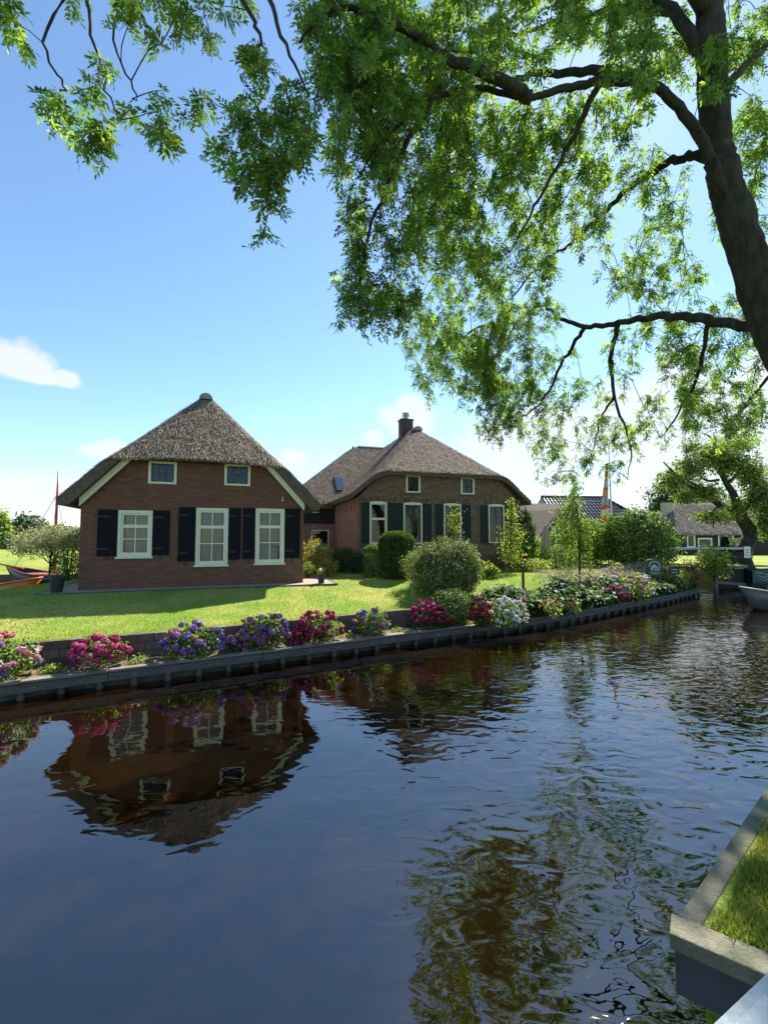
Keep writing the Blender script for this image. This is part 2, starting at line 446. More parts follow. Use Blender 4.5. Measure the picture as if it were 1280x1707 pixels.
def clip(poly, planes):
    """convex clip of a (u,z) polygon by half planes a*u+b*z<=c"""
    for a, b, c in planes:
        out = []; n = len(poly)
        for i in range(n):
            p, q = poly[i], poly[(i + 1) % n]; dp = a * p[0] + b * p[1] - c; dq = a * q[0] + b * q[1] - c
            if dp <= 0: out.append(p)
            if dp * dq < 0:
                t = dp / (dp - dq); out.append((p[0] + t * (q[0] - p[0]), p[1] + t * (q[1] - p[1])))
        poly = out
        if len(poly) < 3: return []
    return poly


def brick_wall(parent, u0, u1, z0, z1, planes, holes, cols, rng, bl=0.215, bh=0.05, jt=0.012, proud=0.009, rot=None, tone=None, mortar='mortar'):
    """mortar sheet with openings, plus every brick of it standing proud; rot maps (u,v,z) to house space"""
    T = rot or (lambda u, v, z: (u, v, z))
    us = sorted({u0, u1, *[h[0] for h in holes], *[h[2] for h in holes]}); zs = sorted({z0, z1, *[h[1] for h in holes], *[h[3] for h in holes]})
    mb = MB()
    for a, b in zip(us[:-1], us[1:]):
        for c, d in zip(zs[:-1], zs[1:]):
            mu, mz = (a + b) / 2, (c + d) / 2
            if any(h[0] < mu < h[2] and h[1] < mz < h[3] for h in holes): continue
            p = clip([(a, c), (b, c), (b, d), (a, d)], planes)
            if p: mb.add([T(u, 0, z) for u, z in p], [tuple(range(len(p)))])
    for h in holes:                                                     # reveals
        a, c, b, d = h
        for (p, q) in (((a, c), (a, d)), ((a, d), (b, d)), ((b, d), (b, c)), ((b, c), (a, c))):
            mb.add([T(p[0], 0, p[1]), T(q[0], 0, q[1]), T(q[0], 0.14, q[1]), T(p[0], 0.14, p[1])], [(0, 1, 2, 3)])
    mb.build('wall', M[mortar], parent)
    bb = MB(); z = z0; row = 0
    while z < z1 - 0.01:
        zt = min(z + bh, z1); u = u0 - (bl / 2 if row % 2 else 0)
        while u < u1:
            a = max(u, u0); b = min(u + bl, u1); segs = [(a, b)] if b - a > 0.02 else []
            for h in holes:
                if zt > h[1] and z < h[3]:
                    ns = []
                    for s, e in segs:
                        if e <= h[0] or s >= h[2]: ns.append((s, e)); continue
                        if s < h[0]: ns.append((s, h[0]))
                        if e > h[2]: ns.append((h[2], e))
                    segs = ns
            for s, e in segs:
                if e - s < 0.02: continue
                p = clip([(s, z), (e, z), (e, zt), (s, zt)], planes)
                if not p: continue
                c = palette(rng, cols, 1, 0.08)[0]
                if tone: c = c * tone((s + e) / 2, z)
                k = proud * rng.uniform(0.5, 1.4); n = len(p)
                bb.add([T(x, -k, y) for x, y in p] + [T(x, 0.002, y) for x, y in p], [tuple(range(n))] + [(i, i + n, (i + 1) % n + n, (i + 1) % n) for i in range(n)], tuple(c))
            u += bl + jt
        z += bh + jt; row += 1
    o = bb.build('brickwork', M['brick'], parent, color=True); o['kind'] = 'stuff'
    return o


def window(parent, u0, z0, u1, z1, cols, rows, frame, bars, blind=False, transom=None, fw=0.07, sash=0.045, v=0.0, arch=0.0, T=None, sill=True, sillmat=None):
    """frame in the opening, bars, one pane per light, sill, optional blind behind; rows = list of heights fractions"""
    T = T or (lambda p: p)

    def done(mb, name, m, par, bevel=0.0):
        mb.v = [tuple(T(p)) for p in mb.v]; return mb.build(name, m, par, bevel=bevel)
    f = MB()
    f.box((u0, v - 0.03, z0), (u0 + fw, v + 0.10, z1)); f.box((u1 - fw, v - 0.03, z0), (u1, v + 0.10, z1))
    if arch > 0:
        n = 8; pl = [(u0 + fw, z1 - fw)] + [(u1 - fw, z1 - fw)] + [(u1 + (u0 - u1) * i / n, z1 + arch * (1 - (2 * i / n - 1) ** 2)) for i in range(n + 1)]
        f.prism(pl, v - 0.028, v + 0.098)
    else:
        f.box((u0 + fw, v - 0.03, z1 - fw), (u1 - fw, v + 0.10, z1))
    f.box((u0 + fw, v - 0.028, z0), (u1 - fw, v + 0.10, z0 + fw * 0.8))
    w = done(f, 'window', frame, parent)
    a, b, c, d = u0 + fw, z0 + fw * 0.8, u1 - fw, z1 - fw
    s = MB(); g = sash
    s.box((a, v + 0.012, b), (a + g, v + 0.06, d)); s.box((c - g, v + 0.012, b), (c, v + 0.06, d)); s.box((a + g, v + 0.012, d - g), (c - g, v + 0.06, d)); s.box((a + g, v + 0.012, b), (c - g, v + 0.06, b + g))
    done(s, 'sash', bars, w)
    a += g; b += g; c -= g; d -= g
    bw = 0.028
    zc = [b + (d - b) * r for r in rows]; uc = [a + (c - a) * i / cols for i in range(1, cols)]
    gb = MB(); wide = []
    for z in zc:
        t = 0.05 if (transom is not None and abs(z - (b + (d - b) * transom)) < 1e-6) else bw / 2
        wide.append(t)
        gb.box((a, v + 0.014 - (0.01 if t > 0.03 else 0), z - t), (c, v + 0.058, z + t))
    edges = [b] + zc + [d]; ts = [0] + wide + [0]
    for u in uc:
        for i in range(len(edges) - 1):
            gb.box((u - bw / 2, v + 0.016, edges[i] + ts[i]), (u + bw / 2, v + 0.056, edges[i + 1] - ts[i + 1]))
    if gb.v: done(gb, 'glazing_bar', bars, w)
    ue = [a] + uc + [c]
    for i in range(len(ue) - 1):
        for j in range(len(edges) - 1):
            p = MB(); p.add([(ue[i], v + 0.042, edges[j]), (ue[i + 1], v + 0.042, edges[j]), (ue[i + 1], v + 0.042, edges[j + 1]), (ue[i], v + 0.042, edges[j + 1])], [(0, 1, 2, 3)])
            done(p, 'pane', M['glass'], w)
    if sill: done(MB().box((u0 - 0.04, v - 0.075, z0 - 0.055), (u1 + 0.04, v + 0.05, z0 - 0.003)), 'sill', sillmat or frame, w, 0.006)
    if blind:
        bl = MB(); z = b + 0.01; lim = d
        while z < lim:
            bl.add([(a + 0.05, v + 0.11, z), (c - 0.05, v + 0.11, z), (c - 0.05, v + 0.135, z + 0.030), (a + 0.05, v + 0.135, z + 0.030)], [(0, 1, 2, 3)]); z += 0.042
        for u in (a + 0.07, c - 0.07): bl.box((u, v + 0.100, b), (u + 0.012, v + 0.105, d))
        done(bl, 'blind', M['blind'], w)
        done(MB().box((a - 0.1, v + 0.6, b - 0.3), (c + 0.1, v + 0.62, d + 0.3)), 'dark_backing', M['dark'], w)  # dark sheet added to stand for the dim room behind the blind
    return w


def shutter(parent, u0, z0, u1, z1, m, panels=2, hook=True):
    s = MB(); v0, v1 = -0.055, -0.016
    s.box((u0, v0 + 0.012, z0), (u1, v1, z1)); fr = min(0.07, (u1 - u0) * 0.2)
    s.box((u0, v0, z0), (u0 + fr, v0 + 0.0119, z1)); s.box((u1 - fr, v0, z0), (u1, v0 + 0.0119, z1))
    for k in range(panels + 1):
        z = z0 + (z1 - z0 - fr) * k / panels; s.box((u0 + fr, v0 + 0.001, z), (u1 - fr, v0 + 0.0119, z + fr))
    o = s.build('shutter', m, parent, bevel=0.003)
    for z in (z0 + 0.15 * (z1 - z0), z0 + 0.85 * (z1 - z0)):
        MB().box((u0 + 0.01, v0 - 0.012, z - 0.02), (u0 + 0.6 * (u1 - u0), v0 - 0.001, z + 0.02)).build('hinge', M['iron'], o)
    if hook: MB().box(((u0 + u1) / 2 - 0.012, -0.05, z0 - 0.13), ((u0 + u1) / 2 + 0.012, -0.012, z0 - 0.012)).build('shutter_hook', M['iron'], o)
    return o


def smin(a, b, k):
    h = np.clip(0.5 + 0.5 * (b - a) / k, 0, 1); return b + (a - b) * h - k * h * (1 - h)


def thatch_roof(parent, top, bottom, u0, u1, v0, v1, step, rng, dens, straw_len=0.15, inside=None, cols=None, name='roof', vis=None):
    """thick thatch over a footprint; top/bottom are height functions; loose reed ends as geometry"""
    us = np.linspace(u0, u1, int((u1 - u0) / step) + 2); vs = np.linspace(v0, v1, int((v1 - v0) / step) + 2)
    U, W = np.meshgrid(us, vs); nz = 0.022 * np.sin(U * 5.1 + 1.3 * np.sin(W * 3.3)) + 0.018 * np.sin(W * 6.3 + U * 2.2) + rng.normal(0, 0.006, U.shape)
    Zt = top(U, W) + nz; Zb = np.minimum(bottom(U, W), Zt - 0.03)
    nr, nc = U.shape; idx = np.arange(nr * nc).reshape(nr, nc)
    q = np.stack([idx[:-1, :-1], idx[:-1, 1:], idx[1:, 1:], idx[1:, :-1]], -1).reshape(-1, 4)
    Vt = np.stack([U, W, Zt], -1).reshape(-1, 3); Vb = np.stack([U, W, Zb], -1).reshape(-1, 3); n = len(Vt)
    ring = np.concatenate([idx[0, :], idx[1:, -1], idx[-1, -2::-1], idx[-2:0:-1, 0]])
    r2 = np.roll(ring, -1); side = np.stack([ring, ring + n, r2 + n, r2], -1)
    me = np_mesh(name, np.vstack([Vt, Vb]), np.vstack([q, q[:, ::-1] + n, side]), None, M['thatch'], smooth=False)
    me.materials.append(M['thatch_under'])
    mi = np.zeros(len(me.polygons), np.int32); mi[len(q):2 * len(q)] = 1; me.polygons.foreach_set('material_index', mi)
    sm = np.zeros(len(me.polygons), bool); sm[:2 * len(q)] = True; me.polygons.foreach_set('use_smooth', sm)
    o = link(name, me, parent)
    N = int(dens * (u1 - u0) * (v1 - v0) * 3.4)
    a = rng.uniform(u0, u1, N); b = rng.uniform(v0, v1, N)
    if vis is not None: k = vis(a, b); a = a[k]; b = b[k]
    e = 0.03; z = top(a, b); du = (top(a + e, b) - top(a - e, b)) / (2 * e); dv = (top(a, b + e) - top(a, b - e)) / (2 * e)
    nrm = unit(np.stack([-du, -dv, np.ones_like(du)], -1)); dn = unit(np.stack([-du, -dv, -(du * du + dv * dv)], -1))
    m = len(a); tan = unit(dn + rng.normal(0, 0.17, (m, 3))); s = straw_len * rng.uniform(0.5, 1.4, m)
    sdv = unit(np.cross(nrm, tan)); wd = rng.uniform(0.003, 0.0075, m)
    p0 = np.stack([a, b, z], -1) + nrm * rng.uniform(-0.01, 0.02, m)[:, None]
    p1 = p0 + tan * s[:, None] + nrm * (s * rng.uniform(0.01, 0.10, m))[:, None]
    V = np.stack([p0 - sdv * wd[:, None], p0 + sdv * wd[:, None], p1 + sdv * wd[:, None], p1 - sdv * wd[:, None]], 1).reshape(-1, 3)
    C = np.repeat(palette(rng, cols or [(0.35, 0.275, 0.19), (0.29, 0.225, 0.155), (0.22, 0.17, 0.115), (0.41, 0.33, 0.235), (0.15, 0.115, 0.08)], m, 0.2), 4, 0)
    so = link('reed', np_mesh('reed', V, (np.arange(m)[:, None] * 4 + np.arange(4)).astype(np.int32), C, M['straw']), o); so['kind'] = 'stuff'
    return o

# ------------------------------------------------------------------ setting: water, lawns, banks
SET = {}


def structure(name, me, label=None):
    o = link(name, me); o['kind'] = 'structure'
    if label: o['label'] = label
    return o


structure('water', np_mesh('water', [(-300, -60, 0), (300, -60, 0), (300, 500, 0), (-300, 500, 0)], [(0, 1, 2, 3)], None, M['water']), 'dark brown canal water with soft ripples')


def lawn_mat():
    m, nt, N, L, out = new_mat('lawn_turf')
    p = N.new('ShaderNodeBsdfPrincipled'); L.new(p.outputs[0], out.inputs[0]); p.inputs['Roughness'].default_value = 0.9; p.inputs['Specular IOR Level'].default_value = 0.1
    t = N.new('ShaderNodeTexCoord')

    def noise(s, d):
        n = N.new('ShaderNodeTexNoise'); n.inputs['Scale'].default_value = s; n.inputs['Detail'].default_value = d; L.new(t.outputs['Object'], n.inputs[0]); return n.outputs['Fac']
    a = N.new('ShaderNodeMapRange'); L.new(noise(0.7, 6), a.inputs[0]); a.inputs[1].default_value = 0.38; a.inputs[2].default_value = 0.62
    c1 = N.new('ShaderNodeMixRGB'); L.new(a.outputs[0], c1.inputs[0]); c1.inputs[1].default_value = (0.16, 0.27, 0.034, 1); c1.inputs[2].default_value = (0.33, 0.33, 0.085, 1)
    b = N.new('ShaderNodeMapRange'); L.new(noise(28, 4), b.inputs[0]); b.inputs[1].default_value = 0.3; b.inputs[2].default_value = 0.7; b.inputs[3].default_value = 0.6; b.inputs[4].default_value = 1.35
    s = N.new('ShaderNodeVectorMath'); s.operation = 'SCALE'; L.new(c1.outputs[0], s.inputs[0]); L.new(b.outputs[0], s.inputs['Scale'])
    L.new(s.outputs[0], p.inputs['Base Color'])
    bp = N.new('ShaderNodeBump'); bp.inputs['Strength'].default_value = 0.7; bp.inputs['Distance'].default_value = 0.03; L.new(noise(45, 3), bp.inputs['Height']); L.new(bp.outputs[0], p.inputs['Normal'])
    return m


M['lawn'] = lawn_mat()
CAP_Z = 0.33
bank_px = [(9, 1141), (110, 1125), (260, 1110), (390, 1092), (520, 1076), (640, 1061), (760, 1046), (846, 1037), (944, 1024), (1053, 1003.5), (1116, 993), (1166, 981)]
BANK = np.array([G(x, y, CAP_Z)[:2] for x, y in bank_px])
BANK = np.vstack([[BANK[0] + np.array([-24, -12.8])], [BANK[0] + np.array([-8, -4.3])], BANK])
wall_px = [(55, 1071), (293, 1052), (500, 1033), (690, 1015)]
WALL_Z = 0.80
WALL = np.array([G(x, y, WALL_Z)[:2] for x, y in wall_px])
WALL = np.vstack([[WALL[0] + np.array([-24, -11.6])], WALL])
XW = WALL[-1, 0]


def ybank(x): return np.interp(x, BANK[:, 0], BANK[:, 1])


def ywall(x): return np.interp(x, WALL[:, 0], WALL[:, 1])


def yfront(x): return np.where(x <= XW + 0.02, ywall(x) + 0.06, ybank(x) + 0.2)


def ditch_near(x): return 17.2 + 0.06 * (x + 13.5)


def ditch_far(x): return 28.5 + 0.05 * (x + 13.5)


def ground_z(x, y):
    x = np.asarray(x, float); y = np.asarray(y, float)
    yf = yfront(x); s = np.clip((y - yf) / np.where(x <= XW + 0.02, 4.5, 3.2), 0, 1); s = s * s * (3 - 2 * s)
    zf = np.where(x <= XW + 0.02, WALL_Z - 0.02, CAP_Z + 0.03)
    z = zf + (1.25 - zf) * s
    k = np.clip((-11.5 - x) / 3.0, 0, 1); dn = ditch_near(x)
    t = np.clip((y - (dn - 5)) / 5, 0, 1) * (y <= dn + 0.01)
    t2 = np.clip(1 - (y - ditch_far(x)) / 6, 0, 1) * (y > dn + 0.01)
    z = z - k * (z - 0.5) * np.maximum(t, t2) ** 1.2
    return z


xs = np.unique(np.concatenate([np.linspace(-80, -14, 34), np.linspace(-13.5, XW, 60), [XW + 0.06], np.linspace(XW + 0.2, 15.2, 56)]))
rows = []
yF = yfront(xs); dn = np.maximum(ditch_near(xs), yF + 1.5); df = np.maximum(ditch_far(xs), dn + 2)
for t in np.linspace(0, 1, 26)[:-1]: rows.append(yF + (dn - yF) * t)
for t in np.linspace(0, 1, 12)[:-1]: rows.append(dn + (df - dn) * t)
for t in np.linspace(0, 1, 14): rows.append(df + (90 - df) * t ** 1.5)
Yg = np.array(rows); Xg = np.broadcast_to(xs, Yg.shape)
Zg = ground_z(Xg, Yg) + RNG.normal(0, 0.006, Yg.shape)
nr, nc = Yg.shape; idx = np.arange(nr * nc).reshape(nr, nc)
quads = []
for i in range(nr - 1):
    for j in range(nc - 1):
        if 25 <= i < 36 and xs[j + 1] <= -13.4: continue
        quads.append((idx[i, j], idx[i, j + 1], idx[i + 1, j + 1], idx[i + 1, j]))
quads = np.array(quads)
V = np.stack([Xg, Yg, Zg], -1).reshape(-1, 3)
edge = {}
for q in quads:
    for a, b in zip(q, np.roll(q, -1)):
        k = (min(a, b), max(a, b)); edge[k] = edge.get(k, 0) + 1
structure('lawn', np_mesh('lawn', V, quads, None, M['lawn'], smooth=True), 'mown lawn running from the canal edge back to the houses')
sk = MB()
for (a, b), n in edge.items():
    if n == 1 and max(V[a, 1], V[b, 1]) < 60:
        p, q = V[a], V[b]; sk.add([p - [0, 0, .01], q - [0, 0, .01], (q[0], q[1], -0.5), (p[0], p[1], -0.5)], [(0, 1, 2, 3)])
o = sk.build('bank', M['soil']); o['kind'] = 'structure'
# far meadow and the land right of the side canal
structure('meadow', np_mesh('meadow', [(-900, 89.9, 1.2), (900, 89.9, 1.2), (900, 1500, 1.2), (-900, 1500, 1.2)], [(0, 1, 2, 3)], None, M['lawn']), 'flat green meadow reaching to the horizon')
rl = MB(); poly = [(20.4, 26.0), (26, 25.0), (45, 27), (120, 40), (120, 89.8), (20.4, 89.8)]
rl.add([(x, y, 1.0) for x, y in poly], [tuple(range(6))])
for p, q in zip(poly, poly[1:] + poly[:1]): rl.add([(*p, 1.0), (*q, 1.0), (*q, -.5), (*p, -.5)], [(0, 1, 2, 3)])
o = rl.build('far_bank', M['lawn']); o['kind'] = 'structure'

# soil bed between timber edge and retaining wall
bx = np.linspace(-28, XW + 0.4, 70); bv = []
for x in bx:
    y0 = float(ybank(x)) + 0.1; y1 = max(float(ywall(min(x, XW))) + 0.02, y0 + 0.3)
    for t in np.linspace(0, 1, 5): bv.append((x, y0 + (y1 - y0) * t, CAP_Z - 0.03 + 0.05 * math.sin(math.pi * t) + RNG.normal(0, 0.008)))
bi = np.arange(len(bv)).reshape(-1, 5)
bq = np.stack([bi[:-1, :-1], bi[1:, :-1], bi[1:, 1:], bi[:-1, 1:]], -1).reshape(-1, 4)
structure('planting_bed', np_mesh('planting_bed', bv, bq, None, M['soil'], smooth=True), 'narrow soil bed between timber edge and block wall')

# ------------------------------------------------------------------ timber canal edge
rev = empty('timber_canal_edge', (BANK[2, 0], BANK[2, 1], 0), 0, 'long weathered timber edging on piles along the far side of the canal', 'canal edging')
O = np.array([BANK[2, 0], BANK[2, 1], 0])
seg = np.linalg.norm(np.diff(BANK, axis=0), axis=1); cum = np.concatenate([[0], np.cumsum(seg)])


def bank_at(s):
    return np.array([np.interp(s, cum, BANK[:, 0]), np.interp(s, cum, BANK[:, 1])])


s0 = cum[1] - 1; s1 = cum[-1]; s = s0
while s < s1 - 0.3:
    e = min(s + 2.9, s1); p = bank_at(s); q = bank_at(e); d = unit(q - p); nrm = np.array([-d[1], d[0]])
    p = p + d * 0.006; q = q - d * 0.006; dz = RNG.uniform(-0.008, 0.008)
    for k, (w0, w1) in enumerate(((-0.02, 0.125), (0.135, 0.27))):
        mb = MB(); zz = CAP_Z + dz + (0.012 if k == 0 else 0)
        c0 = [(*(p + nrm * w0), zz), (*(q + nrm * w0), zz), (*(q + nrm * w1), zz), (*(p + nrm * w1), zz)]
        mb.add([np.array(c) - O for c in c0] + [np.array(c) - O - [0, 0, .045] for c in c0], [(0, 1, 2, 3), (7, 6, 5, 4), (0, 4, 5, 1), (1, 5, 6, 2), (2, 6, 7, 3), (3, 7, 4, 0)])
        mb.build('cap_board', M['wood'], rev, bevel=0.006)
    mb = MB(); zz = CAP_Z + dz - 0.05; c0 = [(*(p + nrm * -0.004), zz), (*(q + nrm * -0.005), zz), (*(q + nrm * 0.05), zz), (*(p + nrm * 0.05), zz)]
    mb.add([np.array(c) - O for c in c0] + [np.array(c) - O - [0, 0, .15] for c in c0], [(0, 1, 2, 3), (7, 6, 5, 4), (0, 4, 5, 1), (1, 5, 6, 2), (2, 6, 7, 3), (3, 7, 4, 0)])
    f = mb.build('fascia_board', M['wood_dk'], rev, bevel=0.006)
    for t in np.linspace(0.15, 0.85, 4):
        b = p + (q - p) * t - nrm * 0.012
        MB().lathe([(0.014, -0.006), (0.014, 0.006)], 8, (b[0] - O[0], b[1] - O[1], zz - 0.075)).build('bolt', M['steel'], f)
    s = e
pm = MB().lathe([(0.062, -1.1), (0.066, 0.0), (0.062, 0.12), (0.05, 0.15)], 10).mesh('pile', M['pile'], True)
s = s0
while s < s1:
    p = bank_at(s); d = unit(bank_at(min(s + .1, s1 + .0001)) - p) if s < s1 - .1 else d; nrm = np.array([-d[1], d[0]])
    link('pile', pm, rev, (*(p + nrm * 0.075 - O[:2]), RNG.uniform(-0.02, 0.01)))
    s += 0.60 + RNG.uniform(-0.04, 0.04)
mb = MB()
for i in range(1, len(BANK) - 1):
    p, q = BANK[i], BANK[i + 1]; d = unit(q - p); n2 = np.array([-d[1], d[0]]) * 0.17
    mb.add([(*(p + n2 - O[:2]), -1), (*(q + n2 - O[:2]), -1), (*(q + n2 - O[:2]), CAP_Z - .06), (*(p + n2 - O[:2]), CAP_Z - .06)], [(0, 1, 2, 3)])
mb.build('sheeting', M['pile'], rev)

# ------------------------------------------------------------------ block retaining wall
rw = empty('retaining_wall', (WALL[1, 0], WALL[1, 1], CAP_Z), 0, 'low dark block retaining wall behind the hydrangeas along the lawn', 'wall')
wl_seg = np.linalg.norm(np.diff(WALL, axis=0), axis=1); wcum = np.concatenate([[0], np.cumsum(wl_seg)])
WO = np.array([WALL[1, 0], WALL[1, 1], CAP_Z])


def wall_at(s): return np.array([np.interp(s, wcum, WALL[:, 0]), np.interp(s, wcum, WALL[:, 1])])


bh = (WALL_Z - CAP_Z + 0.06) / 3
for row in range(3):
    s = wcum[1] - 6 - (0.16 if row % 2 else 0)
    while s < wcum[-1] - 0.05:
        L_ = 0.30 if row < 2 else 0.30
        e = min(s + L_, wcum[-1]); p = wall_at(s + 0.004); q = wall_at(e - 0.004); d = unit(q - p); nn = np.array([-d[1], d[0]])
        off = RNG.uniform(-0.012, 0.006); z0 = -0.06 + row * bh + 0.003; z1 = -0.06 + (row + 1) * bh - 0.003
        c = palette(RNG, [(0.13, 0.095, 0.08), (0.17, 0.13, 0.115), (0.1, 0.085, 0.08), (0.15, 0.10, 0.08)], 1, 0.15)[0]
        mb = MB(); cs = [p + nn * off, q + nn * off, q + nn * (off + 0.14), p + nn * (off + 0.14)]
        mb.add([(*(x - WO[:2]), z0) for x in cs] + [(*(x - WO[:2]), z1) for x in cs], [(0, 3, 2, 1), (4, 5, 6, 7), (0, 1, 5, 4), (1, 2, 6, 5), (2, 3, 7, 6), (3, 0, 4, 7)], tuple(c))
        mb.build('block', M['block'], rw, bevel=0.008, color=True)
        s = e

# ------------------------------------------------------------------ grass
def blades(name, P, hgt, rng, cols, label, wid=0.006):
    n = len(P); a = rng.uniform(0, 6.283, n); dirv = np.stack([np.cos(a), np.sin(a), np.zeros(n)], -1)
    h = hgt * rng.uniform(0.5, 1.3, n); lean = rng.normal(0, 0.45, (n, 2)) * h[:, None]
    w = wid * rng.uniform(0.6, 1.3, n)
    V = np.stack([P - dirv * w[:, None], P + dirv * w[:, None], P + np.concatenate([lean, h[:, None]], 1)], 1).reshape(-1, 3)
    pt_ = np.sin(P[:, 0] * 1.9 + 1.2 * np.sin(P[:, 1] * 1.3)) * np.sin(P[:, 1] * 2.3 + P[:, 0] * .7) + .6 * np.sin(P[:, 0] * 5.1 + P[:, 1] * 3.7) * np.sin(P[:, 1] * 4.3)
    C = palette(rng, cols, n, 0.2) * (1 + np.stack([.26 * pt_, .10 * pt_, .2 * pt_], -1)); C = np.repeat(np.clip(C, .01, .9), 3, 0)
    o = link(name, np_mesh(name, V, (np.arange(n)[:, None] * 3 + np.arange(3)).astype(np.int32), C, M['grass'])); o['kind'] = 'stuff'; o['label'] = label
    return o


n = 150000
gx = RNG.uniform(-13.5, 13, n); gy = yfront(gx) + RNG.random(n) ** 1.4 * 11
H1 = np.array([-9.0809, 13.2867]); A1 = math.radians(19.559)
lu = (gx - H1[0]) * math.cos(A1) + (gy - H1[1]) * math.sin(A1); lv = -(gx - H1[0]) * math.sin(A1) + (gy - H1[1]) * math.cos(A1)
keep = ~((lu > -0.9) & (lu < 7.6) & (lv > -0.75)) & ~((gx < -13.4) & (gy > ditch_near(gx)))
gx, gy = gx[keep], gy[keep]
blades('grass', np.stack([gx, gy, ground_z(gx, gy) - 0.004], -1), 0.042, RNG, [(0.21, 0.31, 0.035), (0.28, 0.35, 0.055), (0.16, 0.27, 0.03), (0.34, 0.35, 0.09)], 'short sunlit grass of the lawn before the cottage', 0.008)

# ------------------------------------------------------------------ cottage on the left
h1 = empty('thatched_cottage', (H1[0], H1[1], 1.25), A1, 'brick cottage with thatched half-hipped roof, navy shutters and cream sash windows', 'cottage')
W1, L1 = 6.655, 8.5; UC1 = W1 / 2; PK1 = 6.95; K1 = 1.105


def side1(u): return PK1 - K1 * np.abs(u - UC1)


def top1(u, v):
    hipf = 4.12 + (v + 0.42) * 1.13; hipb = 4.12 + (L1 + 0.42 - v) * 1.13
    s = smin(side1(u), hipf, 0.28); s = smin(s, hipb, 0.28)
    return s - 0.10 * np.exp(-((np.abs(u - UC1) - 2.2) / 1.1) ** 2)


def bot1(u, v):
    hipf = 4.12 + (v + 0.42) * 1.13 - 0.13; hipb = 4.12 + (L1 + 0.42 - v) * 1.13 - 0.24
    return np.maximum(np.minimum(np.minimum(side1(u) - 0.52, hipf), hipb), 2.52)


pl1 = [(-K1, 1, PK1 - K1 * UC1 - 0.45), (K1, 1, PK1 + K1 * UC1 - 0.45)]      # under the verges
win1 = [(0.99, 0.99, 1.94, 2.42), (3.19, 0.69, 4.18, 2.54), (5.04, 0.71, 6.0, 2.56)]
upw1 = [(1.78, 3.28, 2.59, 4.0), (4.03, 3.31, 4.85, 4.03)]
BR1 = [(0.172, 0.080, 0.050), (0.162, 0.075, 0.048), (0.182, 0.086, 0.053), (0.153, 0.071, 0.047), (0.17, 0.081, 0.053)]
brick_wall(h1, 0, W1, -0.1, 4.45, pl1, [tuple(w) for w in win1 + upw1], BR1, np.random.default_rng(3))
bk = MB()
bk.add([(0, 0, -.1), (0, L1, -.1), (0, L1, 2.9), (0, 0, 2.9)], [(0, 1, 2, 3)]); bk.add([(W1, 0, -.1), (W1, L1, -.1), (W1, L1, 2.9), (W1, 0, 2.9)], [(3, 2, 1, 0)])
bk.add([(0, L1, -.1), (W1, L1, -.1), (W1, L1, 2.9), (W1 - 1.4, L1, 4.4), (1.4, L1, 4.4), (0, L1, 2.9)], [(0, 1, 2, 3, 4, 5)])
bk.build('side_wall', mat('side_wall_brick', (0.22, 0.09, 0.06), 0.9, 0.25, 8, bump=0.4), h1)
MB().box((0.05, 0.7, -.05), (W1 - .05, L1 - .05, 0.0)).build('floor', M['dark'], h1)
MB().box((0.03, 0.03, 2.86), (W1 - 0.03, L1 - .05, 2.9)).build('attic_floor', M['dark'], h1)
for w in win1: window(h1, *w, 2, [0.36, 0.70], M['cream'], M['cream'], blind=True, transom=0.70, fw=0.085, sash=0.06)
for w in upw1: window(h1, *w, 3, [0.5], M['cream'], M['dframe'], fw=0.075, sash=0.045, v=0.0, sill=False)
for (a, b, c, d) in [(0.46, 1.02, 0.985, 2.43), (1.945, 1.03, 2.43, 2.43), (2.68, 0.82, 3.185, 2.55), (4.185, 0.85, 4.57, 2.55), (4.64, 0.86, 5.035, 2.57), (6.005, 0.87, 6.53, 2.58)]:
    shutter(h1, a, b, c, d, M['navy'])
rf = thatch_roof(h1, top1, bot1, -0.47, W1 + 0.47, -0.42, L1 + 0.42, 0.09, np.random.default_rng(5), 900, vis=lambda a, b: (b < 3.2) | (np.random.default_rng(1).random(len(a)) < 0.25))
cap = MB()
for k in range(14):
    v0 = 1.72 + k * 0.36; pts = []
    for e, v in enumerate((v0, v0 + 0.38)):
        for i in range(9):
            a = math.pi * (i / 8) - 0.0; r = 0.21 + 0.012 * (1 - e)
            pts.append((UC1 - r * math.cos(a) * 1.05, v, PK1 - 0.30 + r * math.sin(a) + 0.012 * (1 - e)))
    cap.add(pts, [(i, i + 1, i + 10, i + 9) for i in range(8)] + ([tuple(range(8, -1, -1))] if k == 0 else []))
cap.build('ridge_cap', M['ridge'], rf, smooth=False)
for sgn in (-1, 1):                                                     # cream bargeboards under the verge
    def bu(x): return UC1 + sgn * x
    zt = lambda x: PK1 - K1 * x - 0.43
    x1, x0 = W1 / 2 - 0.0, 2.28
    pl = [(bu(x0), zt(x0) - 0.0), (bu(x1), zt(x1)), (bu(x1), zt(x1) - 0.34), (bu(x0 - 0.31), zt(x0))]
    if sgn > 0: pl = pl[::-1]
    MB().prism(pl, -0.20, -0.15).build('bargeboard', M['cream'], h1, bevel=0.006)
MB().lathe([(0.05, -0.03), (0.05, 0.0), (0.02, 0.05), (0.02, 0.12)], 10, (5.93, -0.06, 2.86)).build('wall_lamp', M['steel'], h1)
